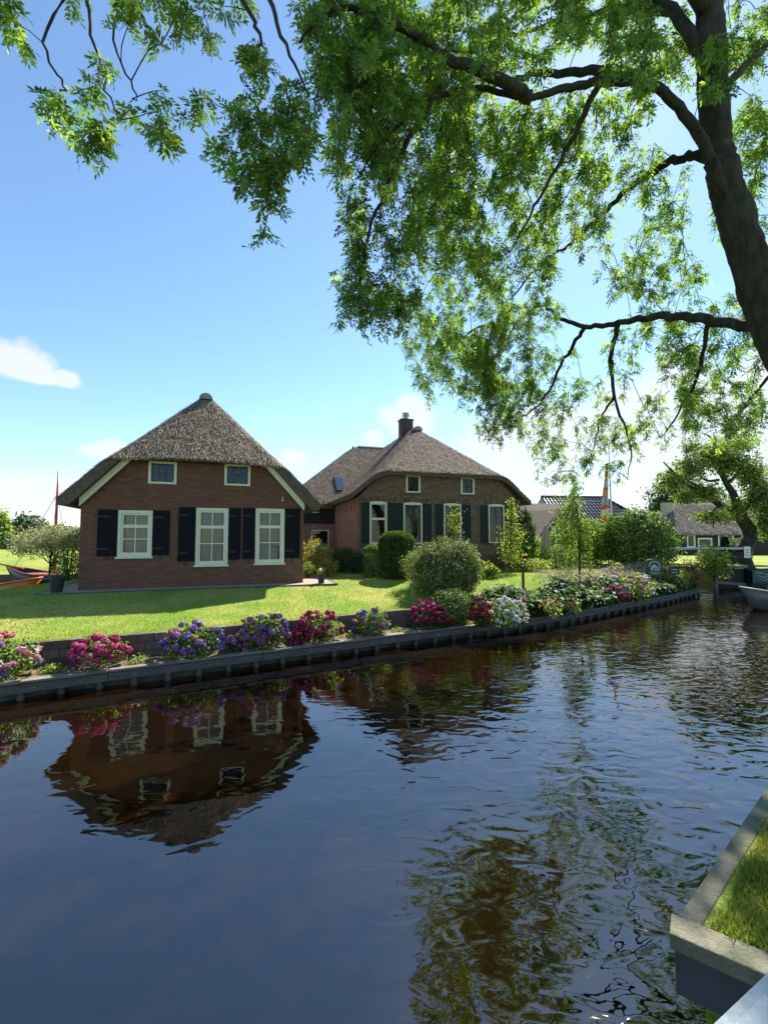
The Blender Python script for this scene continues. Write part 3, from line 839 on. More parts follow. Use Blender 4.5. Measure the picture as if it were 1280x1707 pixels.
# paved strip round it
pv = MB().box((-0.75, -0.72, -0.06), (W1 + 0.25, -0.011, 0.02)); pv.box((W1 + 0.03, -0.008, -0.06), (W1 + 1.0, 4.0, 0.02)); pv.box((W1 + 0.252, -0.72, -0.06), (W1 + 1.0, -0.0085, 0.018)); pv.box((-0.75, -0.008, -0.06), (-0.02, 5, 0.018))
o = pv.build('gravel_path', M['pave']); o.location = h1.location; o.rotation_euler = h1.rotation_euler; o['kind'] = 'structure'
ke = MB().box((-0.80, -0.78, -0.08), (W1 + 1.06, -0.722, 0.03)); ke.box((-0.80, -0.72, -.08), (-0.752, 5, .03)); ke.box((W1 + 1.002, -.72, -.08), (W1 + 1.06, 4, .03))
o = ke.build('path_kerb', M['concrete_dk']); o.location = h1.location; o.rotation_euler = h1.rotation_euler; o['kind'] = 'structure'

# ------------------------------------------------------------------ farmhouse in the middle
H2 = np.array([(596 - 640) / 740 * 20.5, 20.5]); A2 = math.radians(17)
h2 = empty('brick_farmhouse', (H2[0], H2[1], 1.25), A2, 'larger brown brick farmhouse with patchy thatch, chimney and dark green shutters', 'house')
W2 = 8.68; UC2 = W2 / 2 - 0.05; PK2 = 7.95; K2 = 0.98; LV = 5.6


def main2(u, v):
    x = np.abs(u - UC2); s = PK2 - K2 * x + 0.045 * np.maximum(x - 2.6, 0) ** 2
    hipf = 4.74 + (v + 0.35) * 0.80
    return smin(s, hipf, 0.5)


def cross2(u, v):
    rv = 10.0; s = PK2 + 0.05 - 0.95 * np.abs(v - rv); hl = 3.45 + (u + 3.3) * 0.82
    return smin(s, hl, 0.4)


def top2(u, v):
    a = main2(u, v); b = np.where(v > LV - 0.35, cross2(u, v), -9.0)
    r = -smin(-a, -b, 0.35) if True else np.maximum(a, b)
    return np.where(v > LV - 0.35, r, a)


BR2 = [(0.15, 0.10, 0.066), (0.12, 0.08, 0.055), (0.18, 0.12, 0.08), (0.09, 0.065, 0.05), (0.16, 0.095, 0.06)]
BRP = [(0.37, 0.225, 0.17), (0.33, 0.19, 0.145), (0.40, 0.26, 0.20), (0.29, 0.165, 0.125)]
win2 = [(0.57, 1.26, 1.42, 3.22), (2.23, 1.26, 3.2, 3.21), (4.32, 1.27, 5.28, 3.21), (6.78, 1.29, 7.72, 3.22)]
upw2 = [(2.37, 3.72, 3.11, 4.58), (5.27, 3.72, 6.02, 4.58)]
pl2 = [(-K2, 1, PK2 - K2 * UC2 - 0.30), (K2, 1, PK2 + K2 * UC2 - 0.28)]
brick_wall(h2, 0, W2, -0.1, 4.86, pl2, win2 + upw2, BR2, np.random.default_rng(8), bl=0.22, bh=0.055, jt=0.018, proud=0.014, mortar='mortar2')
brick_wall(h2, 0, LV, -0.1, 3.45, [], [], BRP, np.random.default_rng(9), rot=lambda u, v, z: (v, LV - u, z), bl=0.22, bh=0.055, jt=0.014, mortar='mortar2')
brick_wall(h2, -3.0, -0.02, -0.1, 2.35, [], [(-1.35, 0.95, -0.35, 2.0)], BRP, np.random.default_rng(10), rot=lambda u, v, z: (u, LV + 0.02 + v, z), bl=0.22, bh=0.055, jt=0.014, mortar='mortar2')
bk = MB().add([(W2, 0, -.1), (W2, 14, -.1), (W2, 14, 3.4), (W2, 0, 3.4)], [(3, 2, 1, 0)])
bk.add([(-3.0, LV, -.1), (-3.0, 14, -.1), (-3.0, 14, 3.3), (-3.0, LV, 3.3)], [(0, 1, 2, 3)]); bk.add([(-3, 14, -.1), (W2, 14, -.1), (W2, 14, 3.4), (-3, 14, 3.4)], [(0, 1, 2, 3)])
bk.build('side_wall', mat('rear_wall_brick', (0.2, 0.12, 0.09), 0.9, 0.25, 8, bump=0.4), h2)
MB().box((0.05, 0.9, -.05), (W2 - .05, 13.9, 0.0)).build('floor', M['dark'], h2)
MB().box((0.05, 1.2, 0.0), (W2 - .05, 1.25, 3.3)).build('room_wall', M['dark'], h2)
MB().box((0.1, 0.05, 3.34), (W2 - 0.1, 13, 3.4)).build('attic_floor', M['dark'], h2)
for k in range(7): MB().box((-3.0, LV - 0.012, 2.36 + k * 0.165), (-0.03, LV + 0.02 - 0.003 * (k % 2), 2.36 + k * 0.165 + 0.16)).build('weatherboard', M['blackwood'], h2)
for k, w in enumerate(win2): window(h2, *w, 1 if k < 1 else 2 if k else 1, [0.62], M['cream'] if k != 3 else M['cream'], M['cream'] if k == 0 else M['dframe'], fw=0.075, sash=0.03, arch=0.05, transom=0.62 if k == 0 else None, sillmat=M['dframe'])
for w in upw2: window(h2, *w, 2, [0.5], M['cream'], M['dframe'], fw=0.09, sash=0.04, sillmat=M['dframe'])
window(h2, -1.35, 0.95, -0.35, 2.0, 1, [], M['white'], M['dframe'], fw=0.06, sash=0.03, T=lambda p: (p[0], p[1] + LV + 0.02, p[2]))
for (a, b) in [(0.19, 0.565), (1.425, 1.815), (1.825, 2.225), (3.205, 3.67), (3.88, 4.315), (5.285, 5.78), (6.34, 6.775), (7.725, 8.11)]: shutter(h2, a, 1.30, b, 3.2, M['dgreen'], 2)
ar = MB(); rr = np.random.default_rng(4)
for (a, b, c, d) in win2:                                               # soldier arches over the windows
    n = int((c - a + 0.3) / 0.068)
    for i in range(n):
        u = a - 0.15 + (c - a + 0.3) * i / (n - 1); t = (u - (a + c) / 2) / ((c - a) / 2); z = d + 0.07 - 0.045 * t * t; lean = 0.05 * t
        ar.add([(u - .026, -0.02, z), (u + .026, -0.02, z), (u + .026 + lean, -0.02, z + .2), (u - .026 + lean, -0.02, z + .2), (u - .026, 0, z), (u + .026, 0, z), (u + .026 + lean, 0, z + .2), (u - .026 + lean, 0, z + .2)],
               [(0, 1, 2, 3), (0, 4, 5, 1), (1, 5, 6, 2), (2, 6, 7, 3), (3, 7, 4, 0)], tuple(palette(rr, BR2, 1)[0]))
o = ar.build('window_arch', M['brick'], h2, color=True); o['kind'] = 'stuff'
for u in (0.25, 1.82, 3.45, 5.6, 6.6): MB().box((u - 0.015, -0.03, 3.28), (u + 0.015, -0.013, 3.52)).build('wall_anchor', M['iron'], h2)
for k in range(6): MB().box((-0.035, 0.5 + k * 0.8, 2.85), (-0.0125, 0.54 + k * 0.8, 3.25)).build('wall_anchor', M['iron'], h2)
TC2 = [(0.33, 0.26, 0.185), (0.27, 0.21, 0.15), (0.19, 0.148, 0.105), (0.39, 0.315, 0.23), (0.22, 0.162, 0.112)]


def bot2(u, v):
    return np.maximum(np.minimum(main2(u, v) - 0.24, 4.66 + (v + 0.35) * 0.80), 3.25)


r2 = thatch_roof(h2, main2, bot2, -0.33, W2 + 0.42, -0.35, 10.0, 0.10, np.random.default_rng(6), 560, cols=TC2, vis=lambda a, b: (b < 5.2) | (np.random.default_rng(1).random(len(a)) < 0.3))
r3 = thatch_roof(h2, cross2, lambda u, v: np.maximum(cross2(u, v) - 0.32, 3.2), -3.3, W2 + 0.4, LV - 0.3, 14.3, 0.12, np.random.default_rng(16), 330, cols=[tuple(0.8 * x for x in c) for c in TC2], vis=lambda a, b: b < 10.2)  # reed colours darkened to paint in the shaded slope of the rear wing
cap = MB()
for k in range(20):
    u = 2.5 + 0.3 * k; pts = []
    for e, uu in enumerate((u, u + 0.32)):
        for i in range(7):
            a = math.pi * i / 6; r = 0.19 + 0.014 * (1 - e); pts.append((uu, 10.0 - r * math.cos(a) * 1.3, PK2 - 0.16 + r * math.sin(a)))
    cap.add(pts, [(i, i + 1, i + 8, i + 7) for i in range(6)])
cap.build('ridge_cap', mat('ridge_tile', (0.2, 0.17, 0.14), 0.8, 0.3, 9, bump=0.3), r3)
cap = MB()
for k in range(10):
    v = 3.25 + 0.32 * k; pts = []
    for e, vv in enumerate((v, v + 0.34)):
        for i in range(7):
            a = math.pi * i / 6; r = 0.22 + 0.014 * (1 - e); pts.append((UC2 - r * math.cos(a) * 1.2, vv, PK2 - 0.30 + r * math.sin(a)))
    cap.add(pts, [(i, i + 1, i + 8, i + 7) for i in range(6)] + ([tuple(range(6, -1, -1))] if k == 0 else []))
cap.build('ridge_cap', M['ridge'], r2)
ch = empty('chimney', (0, 0, 0), parent=r2); CU, CV = UC2 - 0.15, 4.9
MB().box((CU - 0.36, CV - 0.3, 6.6), (CU + 0.36, CV + 0.3, 8.55)).build('stack', mat('chimney_brick', (0.09, 0.055, 0.05), 0.9, 0.35, 16, bump=0.6), ch, bevel=0.01)
MB().box((CU - 0.40, CV - 0.34, 8.552), (CU + 0.40, CV + 0.34, 8.63)).build('stack_cap', M['concrete_dk'], ch)
MB().lathe([(0.2, 8.632), (0.2, 8.70), (0.15, 8.72), (0.15, 8.84), (0.23, 8.86), (0.23, 8.9), (0.16, 8.92), (0.16, 8.98), (0.22, 9.0), (0.22, 9.04), (0.05, 9.06)], 16, (CU, CV, 0)).build('flue', M['steel'], ch, smooth=True)
# skylights on the rear wing, lying on the slope
for (u, v, w, l) in [(0.2, 6.15, 0.58, 1.0)]:
    sk_ = MB(); e = []
    for a, b in ((0, 0), (w, 0), (w, l), (0, l)):
        zz = float(cross2(np.array(u + a), np.array(v + b))); e.append((u + a, v + b, zz))
    e = np.array(e); nn = unit(np.cross(e[1] - e[0], e[3] - e[0])); f_ = MB()
    f_.add([*(e + nn * 0.10), *(e - nn * 0.1)], [(0, 1, 2, 3), (0, 4, 5, 1), (1, 5, 6, 2), (2, 6, 7, 3), (3, 7, 4, 0)])
    wo_ = f_.build('skylight', M['dframe'], h2)
    c = e.mean(0); g = c + (e - c) * 0.8 + nn * 0.108
    MB().add(list(g), [(0, 1, 2, 3)]).build('pane', mat('skylight_glass', (0.12, 0.15, 0.18), 0.04, 0.05, 3, spec=1.0, metal=0.6), wo_)
MB().lathe([(0.03, 0), (0.03, 0.5), (0.07, 0.52), (0.05, 0.8), (0.01, 0.9)], 8, (2.0, 9.7, 7.0)).build('vent_pipe', M['iron'], r3)
MB().lathe([(0.04, 0), (0.04, 0.3), (0.09, 0.32), (0.09, 0.45), (0.01, 0.5)], 8, (1.0, 9.2, 6.5)).build('vent_pipe', M['iron'], r3)

# ------------------------------------------------------------------ the big ash over the canal
ash_base = np.array([8.75, 8.2, 0.5])
ash = empty('ash_tree', ash_base, 0, 'large ash tree leaning in from the edge, its leafy boughs hanging over the canal', 'tree')
limbs = []                                                             # (points (x,y,z), radii)


def limb(pp, r0, r1, per=6, wob=0.0, power=1.0):
    pts = spline(pp, per); n = len(pts)
    if wob: pts[1:-1] += RNG.normal(0, wob, (n - 2, 3))
    rad = r1 + (r0 - r1) * (1 - np.linspace(0, 1, n)) ** power
    limbs.append((pts, rad)); return pts


A = lambda *q: [at(*k) for k in q]
limb([ash_base - [0, 0, 0.4], ash_base + [-0.25, 0, 1.2], at(1400, 760, 8.1), *A((1300, 590, 8), (1262, 470, 8), (1222, 360, 8), (1196, 250, 8), (1188, 140, 8), (1182, 30, 8.1), (1170, -120, 8.3), (1140, -330, 8.8), (1100, -560, 9.5))], 0.30, 0.09, 14, 0.004, 0.42)
limb(A((1236, 400, 7.95), (1180, 255, 7.8), (1130, 178, 7.7), (1075, 140, 7.6), (1000, 136, 7.5), (930, 150, 7.4), (885, 162, 7.35), (800, 148, 7.2), (720, 165, 7.0), (640, 232, 6.9), (600, 290, 6.8)), 0.105, 0.018, 6, 0.012, 1.0)
limb(A((1075, 140, 7.6), (1010, 118, 8.2), (930, 122, 8.9), (860, 130, 9.6), (780, 175, 10.4), (720, 300, 11), (690, 420, 11.4)), 0.10, 0.02, 6, 0.02)
limb(A((885, 162, 7.35), (830, 130, 7.0), (740, 95, 6.6), (660, 40, 6.2), (560, 20, 5.8), (500, 70, 5.6)), 0.11, 0.015, 6, 0.02)
limb(A((1205, 290, 8), (1165, 262, 8.3), (1120, 268, 8.8), (1060, 305, 9.6), (1010, 350, 10.4), (960, 400, 11), (900, 440, 11.6), (850, 500, 12.2)), 0.10, 0.02, 6, 0.02)
limb(A((1275, 545, 8), (1215, 540, 8.6), (1140, 528, 9.4), (1080, 530, 10.4), (1030, 538, 11.2), (975, 545, 12), (935, 530, 12.8), (900, 510, 13.4), (860, 540, 13.8), (830, 600, 13.4)), 0.115, 0.025, 6, 0.02)
limb(A((860, 540, 13.8), (800, 545, 15.6), (750, 580, 17.2), (720, 610, 17.6)), 0.05, 0.015, 6, 0.02)
limb(A((1030, 538, 11.2), (1018, 600, 12.2), (1022, 660, 13.2), (1000, 700, 14), (985, 760, 14.6)), 0.07, 0.012, 6, 0.02)
limb(A((1018, 600, 12.2), (1025, 670, 13), (1050, 740, 13.8), (1045, 800, 14.2)), 0.05, 0.01, 6, 0.02)
limb(A((975, 545, 12), (945, 590, 12.6), (915, 650, 13.2), (880, 690, 13.6), (830, 700, 13.6)), 0.06, 0.012, 6, 0.02)
limb(A((1180, 535, 9), (1165, 620, 10), (1130, 690, 11), (1100, 730, 11.6)), 0.05, 0.01, 6, 0.02)
limb(A((1262, 470, 8), (1320, 420, 8.5), (1330, 560, 9.5), (1270, 640, 10.2), (1225, 700, 10.6)), 0.10, 0.012, 6, 0.02)
limb(A((1190, 170, 8), (1240, 110, 8.4), (1300, 60, 8.8), (1380, 40, 9)), 0.10, 0.02, 5, 0.02)
limb(A((1188, 120, 8), (1120, 20, 8.4), (1040, -60, 8.8), (900, -140, 9.2), (760, -150, 9.5)), 0.13, 0.03, 6, 0.02)
limb(A((1120, 20, 8.4), (1000, 20, 10), (880, 50, 11.4), (780, 80, 12), (660, 90, 11.8)), 0.08, 0.02, 6, 0.02)
limb(A((1000, 136, 7.5), (950, 240, 7.9), (900, 330, 8.3), (850, 420, 8.8)), 0.06, 0.012, 6, 0.02)
limb(A((720, 165, 7.0), (650, 300, 7.4), (610, 400, 7.8), (600, 500, 8)), 0.05, 0.01, 6, 0.02)
# the long bough overhead, out of the picture, that carries the sprays at the upper edge
limb(A((1182, 30, 8.1), (1090, -150, 7.2), (950, -260, 6.6), (760, -290, 6.2), (560, -240, 5.8), (400, -190, 5.5), (220, -150, 5.3), (60, -120, 5.2), (-80, -60, 5.2)), 0.15, 0.03, 7, 0.02)
limb(A((560, -240, 5.8), (455, -60, 5.6), (470, 60, 5.5), (510, 150, 5.5)), 0.05, 0.012, 6, 0.02)
limb(A((400, -190, 5.5), (400, -30, 5.5), (430, 60, 5.5), (430, 110, 5.5)), 0.045, 0.012, 6, 0.02)
limb(A((220, -150, 5.3), (150, -20, 5.3), (165, 100, 5.3), (200, 200, 5.3)), 0.03, 0.008, 6, 0.02)
limb(A((190, -130, 5.3), (80, 50, 5.3), (105, 140, 5.3), (103, 185, 5.3)), 0.022, 0.006, 6, 0.02)
limb(A((330, -170, 5.4), (190, 40, 5.4), (225, 150, 5.4), (215, 175, 5.4)), 0.02, 0.006, 6, 0.02)
mb = MB()
pts, rad = limbs[0]; n_ = 44; Vt, Ft = tube_np(pts - ash_base, rad, n_); ax_ = np.repeat(pts - ash_base, n_, 0); aa_ = np.tile(np.arange(n_) * 2 * math.pi / n_, len(pts)); kk_ = np.repeat(np.arange(len(pts)), n_)
dr_ = Vt - ax_; rr0 = np.repeat(rad, n_)
fur = np.abs(np.sin(aa_ * 9 + 1.7 * np.sin(kk_ * .31 + aa_) + .5 * kk_ * .2)) * .055 + .05 * np.sin(2 * aa_ + kk_ * .12) + .035 * np.sin(3 * aa_ - kk_ * .21) + RNG.normal(0, .012, len(aa_))
for (k0, a0, amp) in ((62, 2.6, .28), (70, 3.4, .2), (54, 0.5, .2), (80, 3.0, .22), (46, 2.9, .16)): fur = fur + amp * np.exp(-((kk_ - k0) / 3.2) ** 2 - (np.angle(np.exp(1j * (aa_ - a0))) / .5) ** 2)
Vt = ax_ + dr_ * (1 + fur)[:, None]
mb.v = [tuple(v) for v in Vt]; mb.f = [tuple(f) for f in Ft]; mb.c = [(1, 1, 1)] * len(Vt)
mb.build('trunk', M['bark'], ash, smooth=True)
for pts, rad in limbs[1:]: MB().tube(pts - ash_base, rad, 9).build('limb', M['bark'], ash, smooth=True)

# where the leaf sprays hang: photo position, spread, distance and its spread, number
regions = [
    (570, 60, 65, 60, 6.0, .5, 34), (640, 110, 90, 100, 6.8, .8, 70), (560, 170, 40, 40, 6.2, .4, 12), (600, 250, 55, 60, 7.2, .5, 26), (760, 80, 90, 90, 7.6, 1.2, 60),
    (880, 60, 80, 70, 8.4, 1.0, 34), (700, 230, 90, 90, 8.6, 1.4, 70), (800, 270, 80, 90, 9.5, 1.5, 60), (640, 380, 65, 80, 8.0, .6, 44), (600, 500, 42, 60, 8.0, .5, 26),
    (660, 520, 45, 40, 8.6, .8, 18), (740, 400, 75, 80, 10.2, 1.4, 66), (850, 420, 75, 75, 11, 1.4, 60), (780, 540, 80, 70, 12, 1.2, 70), (760, 630, 60, 50, 12.4, .9, 42), (850, 600, 55, 70, 12.8, 1.0, 52),
    (820, 690, 40, 42, 12.8, .7, 26), (860, 680, 50, 50, 13.4, .7, 26), (905, 740, 28, 28, 14, .6, 10), (940, 790, 40, 45, 14.4, .6, 18), (970, 690, 45, 45, 14, .8, 16), (1020, 750, 38, 50, 14.2, .6, 20),
    (930, 640, 50, 50, 13.4, .8, 18), (960, 350, 60, 60, 10, 1.2, 30), (900, 230, 70, 60, 9, 1.2, 26), (1000, 240, 70, 70, 9.4, 1.0, 26), (1090, 330, 60, 60, 10, 1, 20), (1110, 450, 60, 60, 11, 1.2, 30),
    (1040, 460, 40, 40, 11, 1, 10), (1150, 560, 70, 50, 10.6, 1, 18), (1080, 600, 70, 60, 11.6, 1, 24), (1190, 640, 70, 60, 11, 1, 30), (1110, 690, 50, 45, 12, .8, 18), (1240, 700, 40, 40, 10.6, .7, 18), (1180, 720, 40, 30, 11.6, .6, 8),
    (1250, 560, 40, 60, 10, .8, 14), (1020, 40, 70, 60, 9, 1, 18), (1120, 100, 50, 60, 8.8, .8, 16), (1190, 130, 40, 50, 7.6, .3, 10), (1250, 60, 50, 60, 9, .6, 20), (1255, 250, 35, 70, 9, .7, 22), (1235, 370, 40, 50, 9.4, .6, 14),
    (950, 30, 40, 40, 8.6, .8, 8), (870, 300, 60, 60, 10.5, 1, 20), (720, 330, 50, 50, 9.5, 1, 16), (900, 520, 40, 40, 13, .8, 14), (640, 80, 75, 75, 11.8, .7, 36), (760, 90, 80, 70, 12, .7, 36), (1060, 10, 50, 50, 9, 1.2, 20), (1060, 135, 48, 42, 7.2, .4, 16), (1050, 80, 50, 40, 7.6, .4, 12),
    (745, 600, 62, 55, 17.4, .7, 50), (700, 560, 40, 30, 17.2, .5, 12), (800, 640, 40, 40, 17.6, .5, 20),
    # sprays at the upper left
    (405, 110, 36, 26, 5.5, .25, 6), (430, 195, 50, 56, 5.5, .3, 24), (470, 260, 46, 50, 5.5, .3, 22), (460, 330, 36, 30, 5.5, .2, 9), (430, 300, 36, 30, 5.5, .2, 7), (445, 405, 8, 10, 5.5, .1, 2), (500, 200, 22, 40, 5.5, .3, 7),
    (290, 30, 50, 25, 5.4, .3, 7), (220, 10, 50, 20, 5.3, .2, 7), (330, 70, 30, 25, 5.4, .2, 4), (285, 95, 18, 18, 5.4, .1, 3), (200, 60, 16, 18, 5.3, .1, 2), (100, 195, 22, 16, 5.3, .15, 5), (160, 150, 18, 30, 5.3, .15, 5), (175, 240, 32, 20, 5.3, .15, 8),
    (225, 200, 22, 10, 5.3, .1, 3), (265, 220, 16, 32, 5.35, .1, 5), (275, 180, 10, 10, 5.35, .1, 2), (335, 210, 25, 15, 5.4, .15, 4), (5, 45, 14, 22, 5.2, .1, 4), (15, 10, 12, 10, 5.2, .1, 2), (380, 20, 40, 15, 5.5, .2, 5), (130, 5, 25, 8, 5.3, .1, 3), (490, 45, 25, 20, 5.6, .2, 2), (380, 255, 20, 16, 5.5, .2, 4),
]
SUNP = []
rg = np.random.default_rng(21)
# crown above and to the right of the picture, which shades the near water
over = [(1070, -60, 70, 60, 9, 1.2, 30), (840, -120, 180, 110, 9, 1.5, 60), (1060, -160, 160, 120, 9, 1.5, 40), (1380, 150, 90, 200, 9.5, 1.2, 40), (1400, 480, 90, 150, 10, 1.2, 36)]
cent = []
for (px, py, rx, ry, D, dD, n) in regions + over:
    for _ in range(int(n * (1.45 if D > 8.5 else 1.1 if D > 5.7 else 0.66))):
        r = math.sqrt(rg.random()) * 1.08; a = rg.uniform(0, 6.283)
        cent.append(at(px + rx * r * math.cos(a), py + ry * r * math.sin(a), D + rg.normal(0, dD * 0.6)))
cent = np.array(cent)
nodes = np.concatenate([p[2:] for p, r in limbs])
todo = list(range(len(cent)))
dist = np.min(np.linalg.norm(cent[:, None] - nodes[None], axis=2), axis=1); par = np.argmin(np.linalg.norm(cent[:, None] - nodes[None], axis=2), axis=1)
tw = []
allnodes = nodes.copy(); tops = []
while todo:
    i = min(todo, key=lambda k: dist[k]); todo.remove(i)
    ln = rg.uniform(0.25, 0.6) * (0.6 if cent[i][1] < 5.75 else 1); top = cent[i] + [0, 0, ln * 0.6 + 0.08]
    p0 = allnodes[par[i]]; d = top - p0; L_ = np.linalg.norm(d)
    m1 = p0 + d * 0.4 + np.array([0, 0, 0.18 * L_ * 0.5]) + rg.normal(0, 0.05 * L_, 3); m2 = p0 + d * 0.78 + np.array([0, 0, 0.10 * L_]) + rg.normal(0, 0.03 * L_, 3)
    tip = top + np.array([rg.normal(0, .10), rg.normal(0, .10), -ln])
    pts = spline([p0, m1, m2, top, tip], 3)
    tw.append((pts, np.linspace(0.006 + 0.004 * min(L_, 2.0), 0.0028, len(pts)))); tops.append(pts[7:])
    new = pts[[6, 9]]; base = len(allnodes); allnodes = np.vstack([allnodes, new])
    if todo:
        T_ = np.array(todo); dd = np.linalg.norm(cent[T_][:, None] - new[None], axis=2) * 1.12; mn = dd.min(1); am = dd.argmin(1); b = mn < dist[T_]
        dist[T_[b]] = mn[b]; par[T_[b]] = base + am[b]
Vs = []; Fs = []; b = 0
for pts, rad in tw:
    v, f = tube_np(pts, rad, 4); Vs.append(v); Fs.append(f + b); b += len(v)
o = link('twig', np_mesh('twig', np.concatenate(Vs) - ash_base, np.concatenate(Fs), None, M['twig'], True), ash); o['kind'] = 'stuff'
# compound leaves: a stalk with paired leaflets, hanging along each spray
PAIRS = 4
pos = []; nr_ = []; tn_ = []; sz = []; cl_ = []
GREEN = [(0.125, 0.205, 0.045), (0.15, 0.235, 0.05), (0.10, 0.175, 0.045), (0.18, 0.25, 0.055), (0.08, 0.15, 0.045)]
for tp in tops:
    k = int(rg.integers(9, 16)); t = rg.random(k) ** 0.8
    seg_i = np.clip((t * (len(tp) - 1)).astype(int), 0, len(tp) - 2); fr = t * (len(tp) - 1) - seg_i
    base = tp[seg_i] + (tp[seg_i + 1] - tp[seg_i]) * fr[:, None]
    az = rg.uniform(0, 6.283, k); el = rg.normal(-0.55, 0.4, k)
    ax = np.stack([np.cos(az) * np.cos(el), np.sin(az) * np.cos(el), np.sin(el)], -1)
    up_ = unit(np.array([0, 0, 1.0]) + rg.normal(0, 0.35, (k, 3))); sd = unit(np.cross(ax, up_)); nm = unit(np.cross(sd, ax))
    Lr = rg.uniform(0.13, 0.22, k); cc = palette(rg, GREEN, k, 0.24); lsz = rg.uniform(0.065, 0.112, k)
    for j in range(PAIRS + 1):
        f = 0.3 + 0.7 * j / PAIRS; root = base + ax * (Lr * f)[:, None] - np.array([0, 0, 1.0]) * (Lr * 0.25 * f * f)[:, None]
        for sg in ((-1, 1) if j < PAIRS else (0,)):
            d_ = unit(ax * 0.65 + sd * sg * 0.9 + rg.normal(0, 0.12, (k, 3)) + np.array([0, 0, -0.25]))
            pos.append(root); tn_.append(d_); nr_.append(unit(nm + rg.normal(0, 0.3, (k, 3)))); sz.append(lsz * rg.uniform(0.8, 1.15, k)); cl_.append(cc * rg.uniform(0.85, 1.15, (k, 1)))
pos = np.concatenate(pos); nr_ = np.concatenate(nr_); tn_ = np.concatenate(tn_); sz = np.concatenate(sz); cl_ = np.concatenate(cl_)
V, Fq, C = leaf_quads(pos, nr_, tn_, sz, sz * 0.18, cl_)
link('crown', np_mesh('crown', V - ash_base, Fq, C, M['ashleaf']), ash)

# ------------------------------------------------------------------ shrubs and flowers


def plant(name, base, label, cat, parts, material='leaf', stems=None, group=None, part='foliage'):
    """an Empty at the foot of a plant, its foliage and its stem(s)"""
    base = np.array(base, float); r = empty(name, base, 0, label, cat, group)
    foliage(part, parts, M[material], r, base)
    if stems:
        mb = MB()
        for pts, rad in stems: mb.tube(np.asarray(pts) - base, rad, 6)
        mb.build('stem' if part == 'foliage' else 'trunk', M['bark2'], r, smooth=True)
    return r


def gp(px, D):                                                         # a foot on the ground under photo column px at distance D
    x = (px - 640) / 740 * D; return np.array([x, D, float(ground_z(x, D))])


LG = [(0.15, 0.23, 0.035), (0.20, 0.27, 0.045), (0.11, 0.18, 0.03), (0.24, 0.28, 0.06)]
DG = [(0.04, 0.08, 0.02), (0.06, 0.11, 0.024), (0.028, 0.056, 0.018), (0.08, 0.13, 0.03)]
YG = [(0.36, 0.35, 0.06), (0.27, 0.31, 0.05), (0.42, 0.38, 0.11), (0.19, 0.25, 0.04)]
VAR = [(0.30, 0.32, 0.12), (0.17, 0.22, 0.055), (0.09, 0.13, 0.035), (0.42, 0.42, 0.20), (0.13, 0.13, 0.045), (0.15, 0.21, 0.045), (0.07, 0.11, 0.028)]

# flower head: many small petals on a dome
def head_mesh(name, col, r=0.075, n=70, seed=0):
    g = np.random.default_rng(seed); d = unit(g.normal(size=(n, 3))); d[:, 2] = np.abs(d[:, 2]) * 1.1 - 0.35; d = unit(d)
    p = d * r * g.uniform(0.8, 1.0, (n, 1)); s = r * 0.62 * g.uniform(0.8, 1.2, n)
    nn = unit(d + g.normal(0, 0.35, (n, 3)))
    tn = unit(g.normal(size=(n, 3)))
    tn = unit(tn - nn * np.sum(tn * nn, 1, keepdims=True))
    V, Fq, C = leaf_quads(p - tn * (s * 0.5)[:, None], nn, tn, s, s * 0.48, palette(g, [col], n, 0.16))
    # a smaller inner ball so the head is not see-through
    d2 = unit(g.normal(size=(26, 3))); q = d2 * r * 0.55; s2 = np.full(26, r * 0.9)
    v2 = leaf_quads(q, d2, unit(g.normal(size=(26, 3))), s2, s2 * 0.5, palette(g, [tuple(0.85 * x for x in col)], 26, 0.1))
    V, Fq, C = merge([(V, Fq, C), v2])
    return np_mesh(name, V, Fq, C, M['petal'])


HC = {'pink': (0.62, 0.09, 0.24), 'hot': (0.55, 0.035, 0.17), 'pale': (0.62, 0.30, 0.36), 'lilac': (0.40, 0.20, 0.46), 'purple': (0.26, 0.16, 0.42), 'blue': (0.20, 0.24, 0.52), 'salmon': (0.60, 0.26, 0.22), 'crim': (0.34, 0.022, 0.085), 'tan': (0.34, 0.22, 0.10), 'white': (0.72, 0.74, 0.74), 'red': (0.48, 0.012, 0.016), 'mauve': (0.36, 0.13, 0.26)}
HEADS = {k: head_mesh('flower_head_' + k, v, seed=i) for i, (k, v) in enumerate(HC.items())}


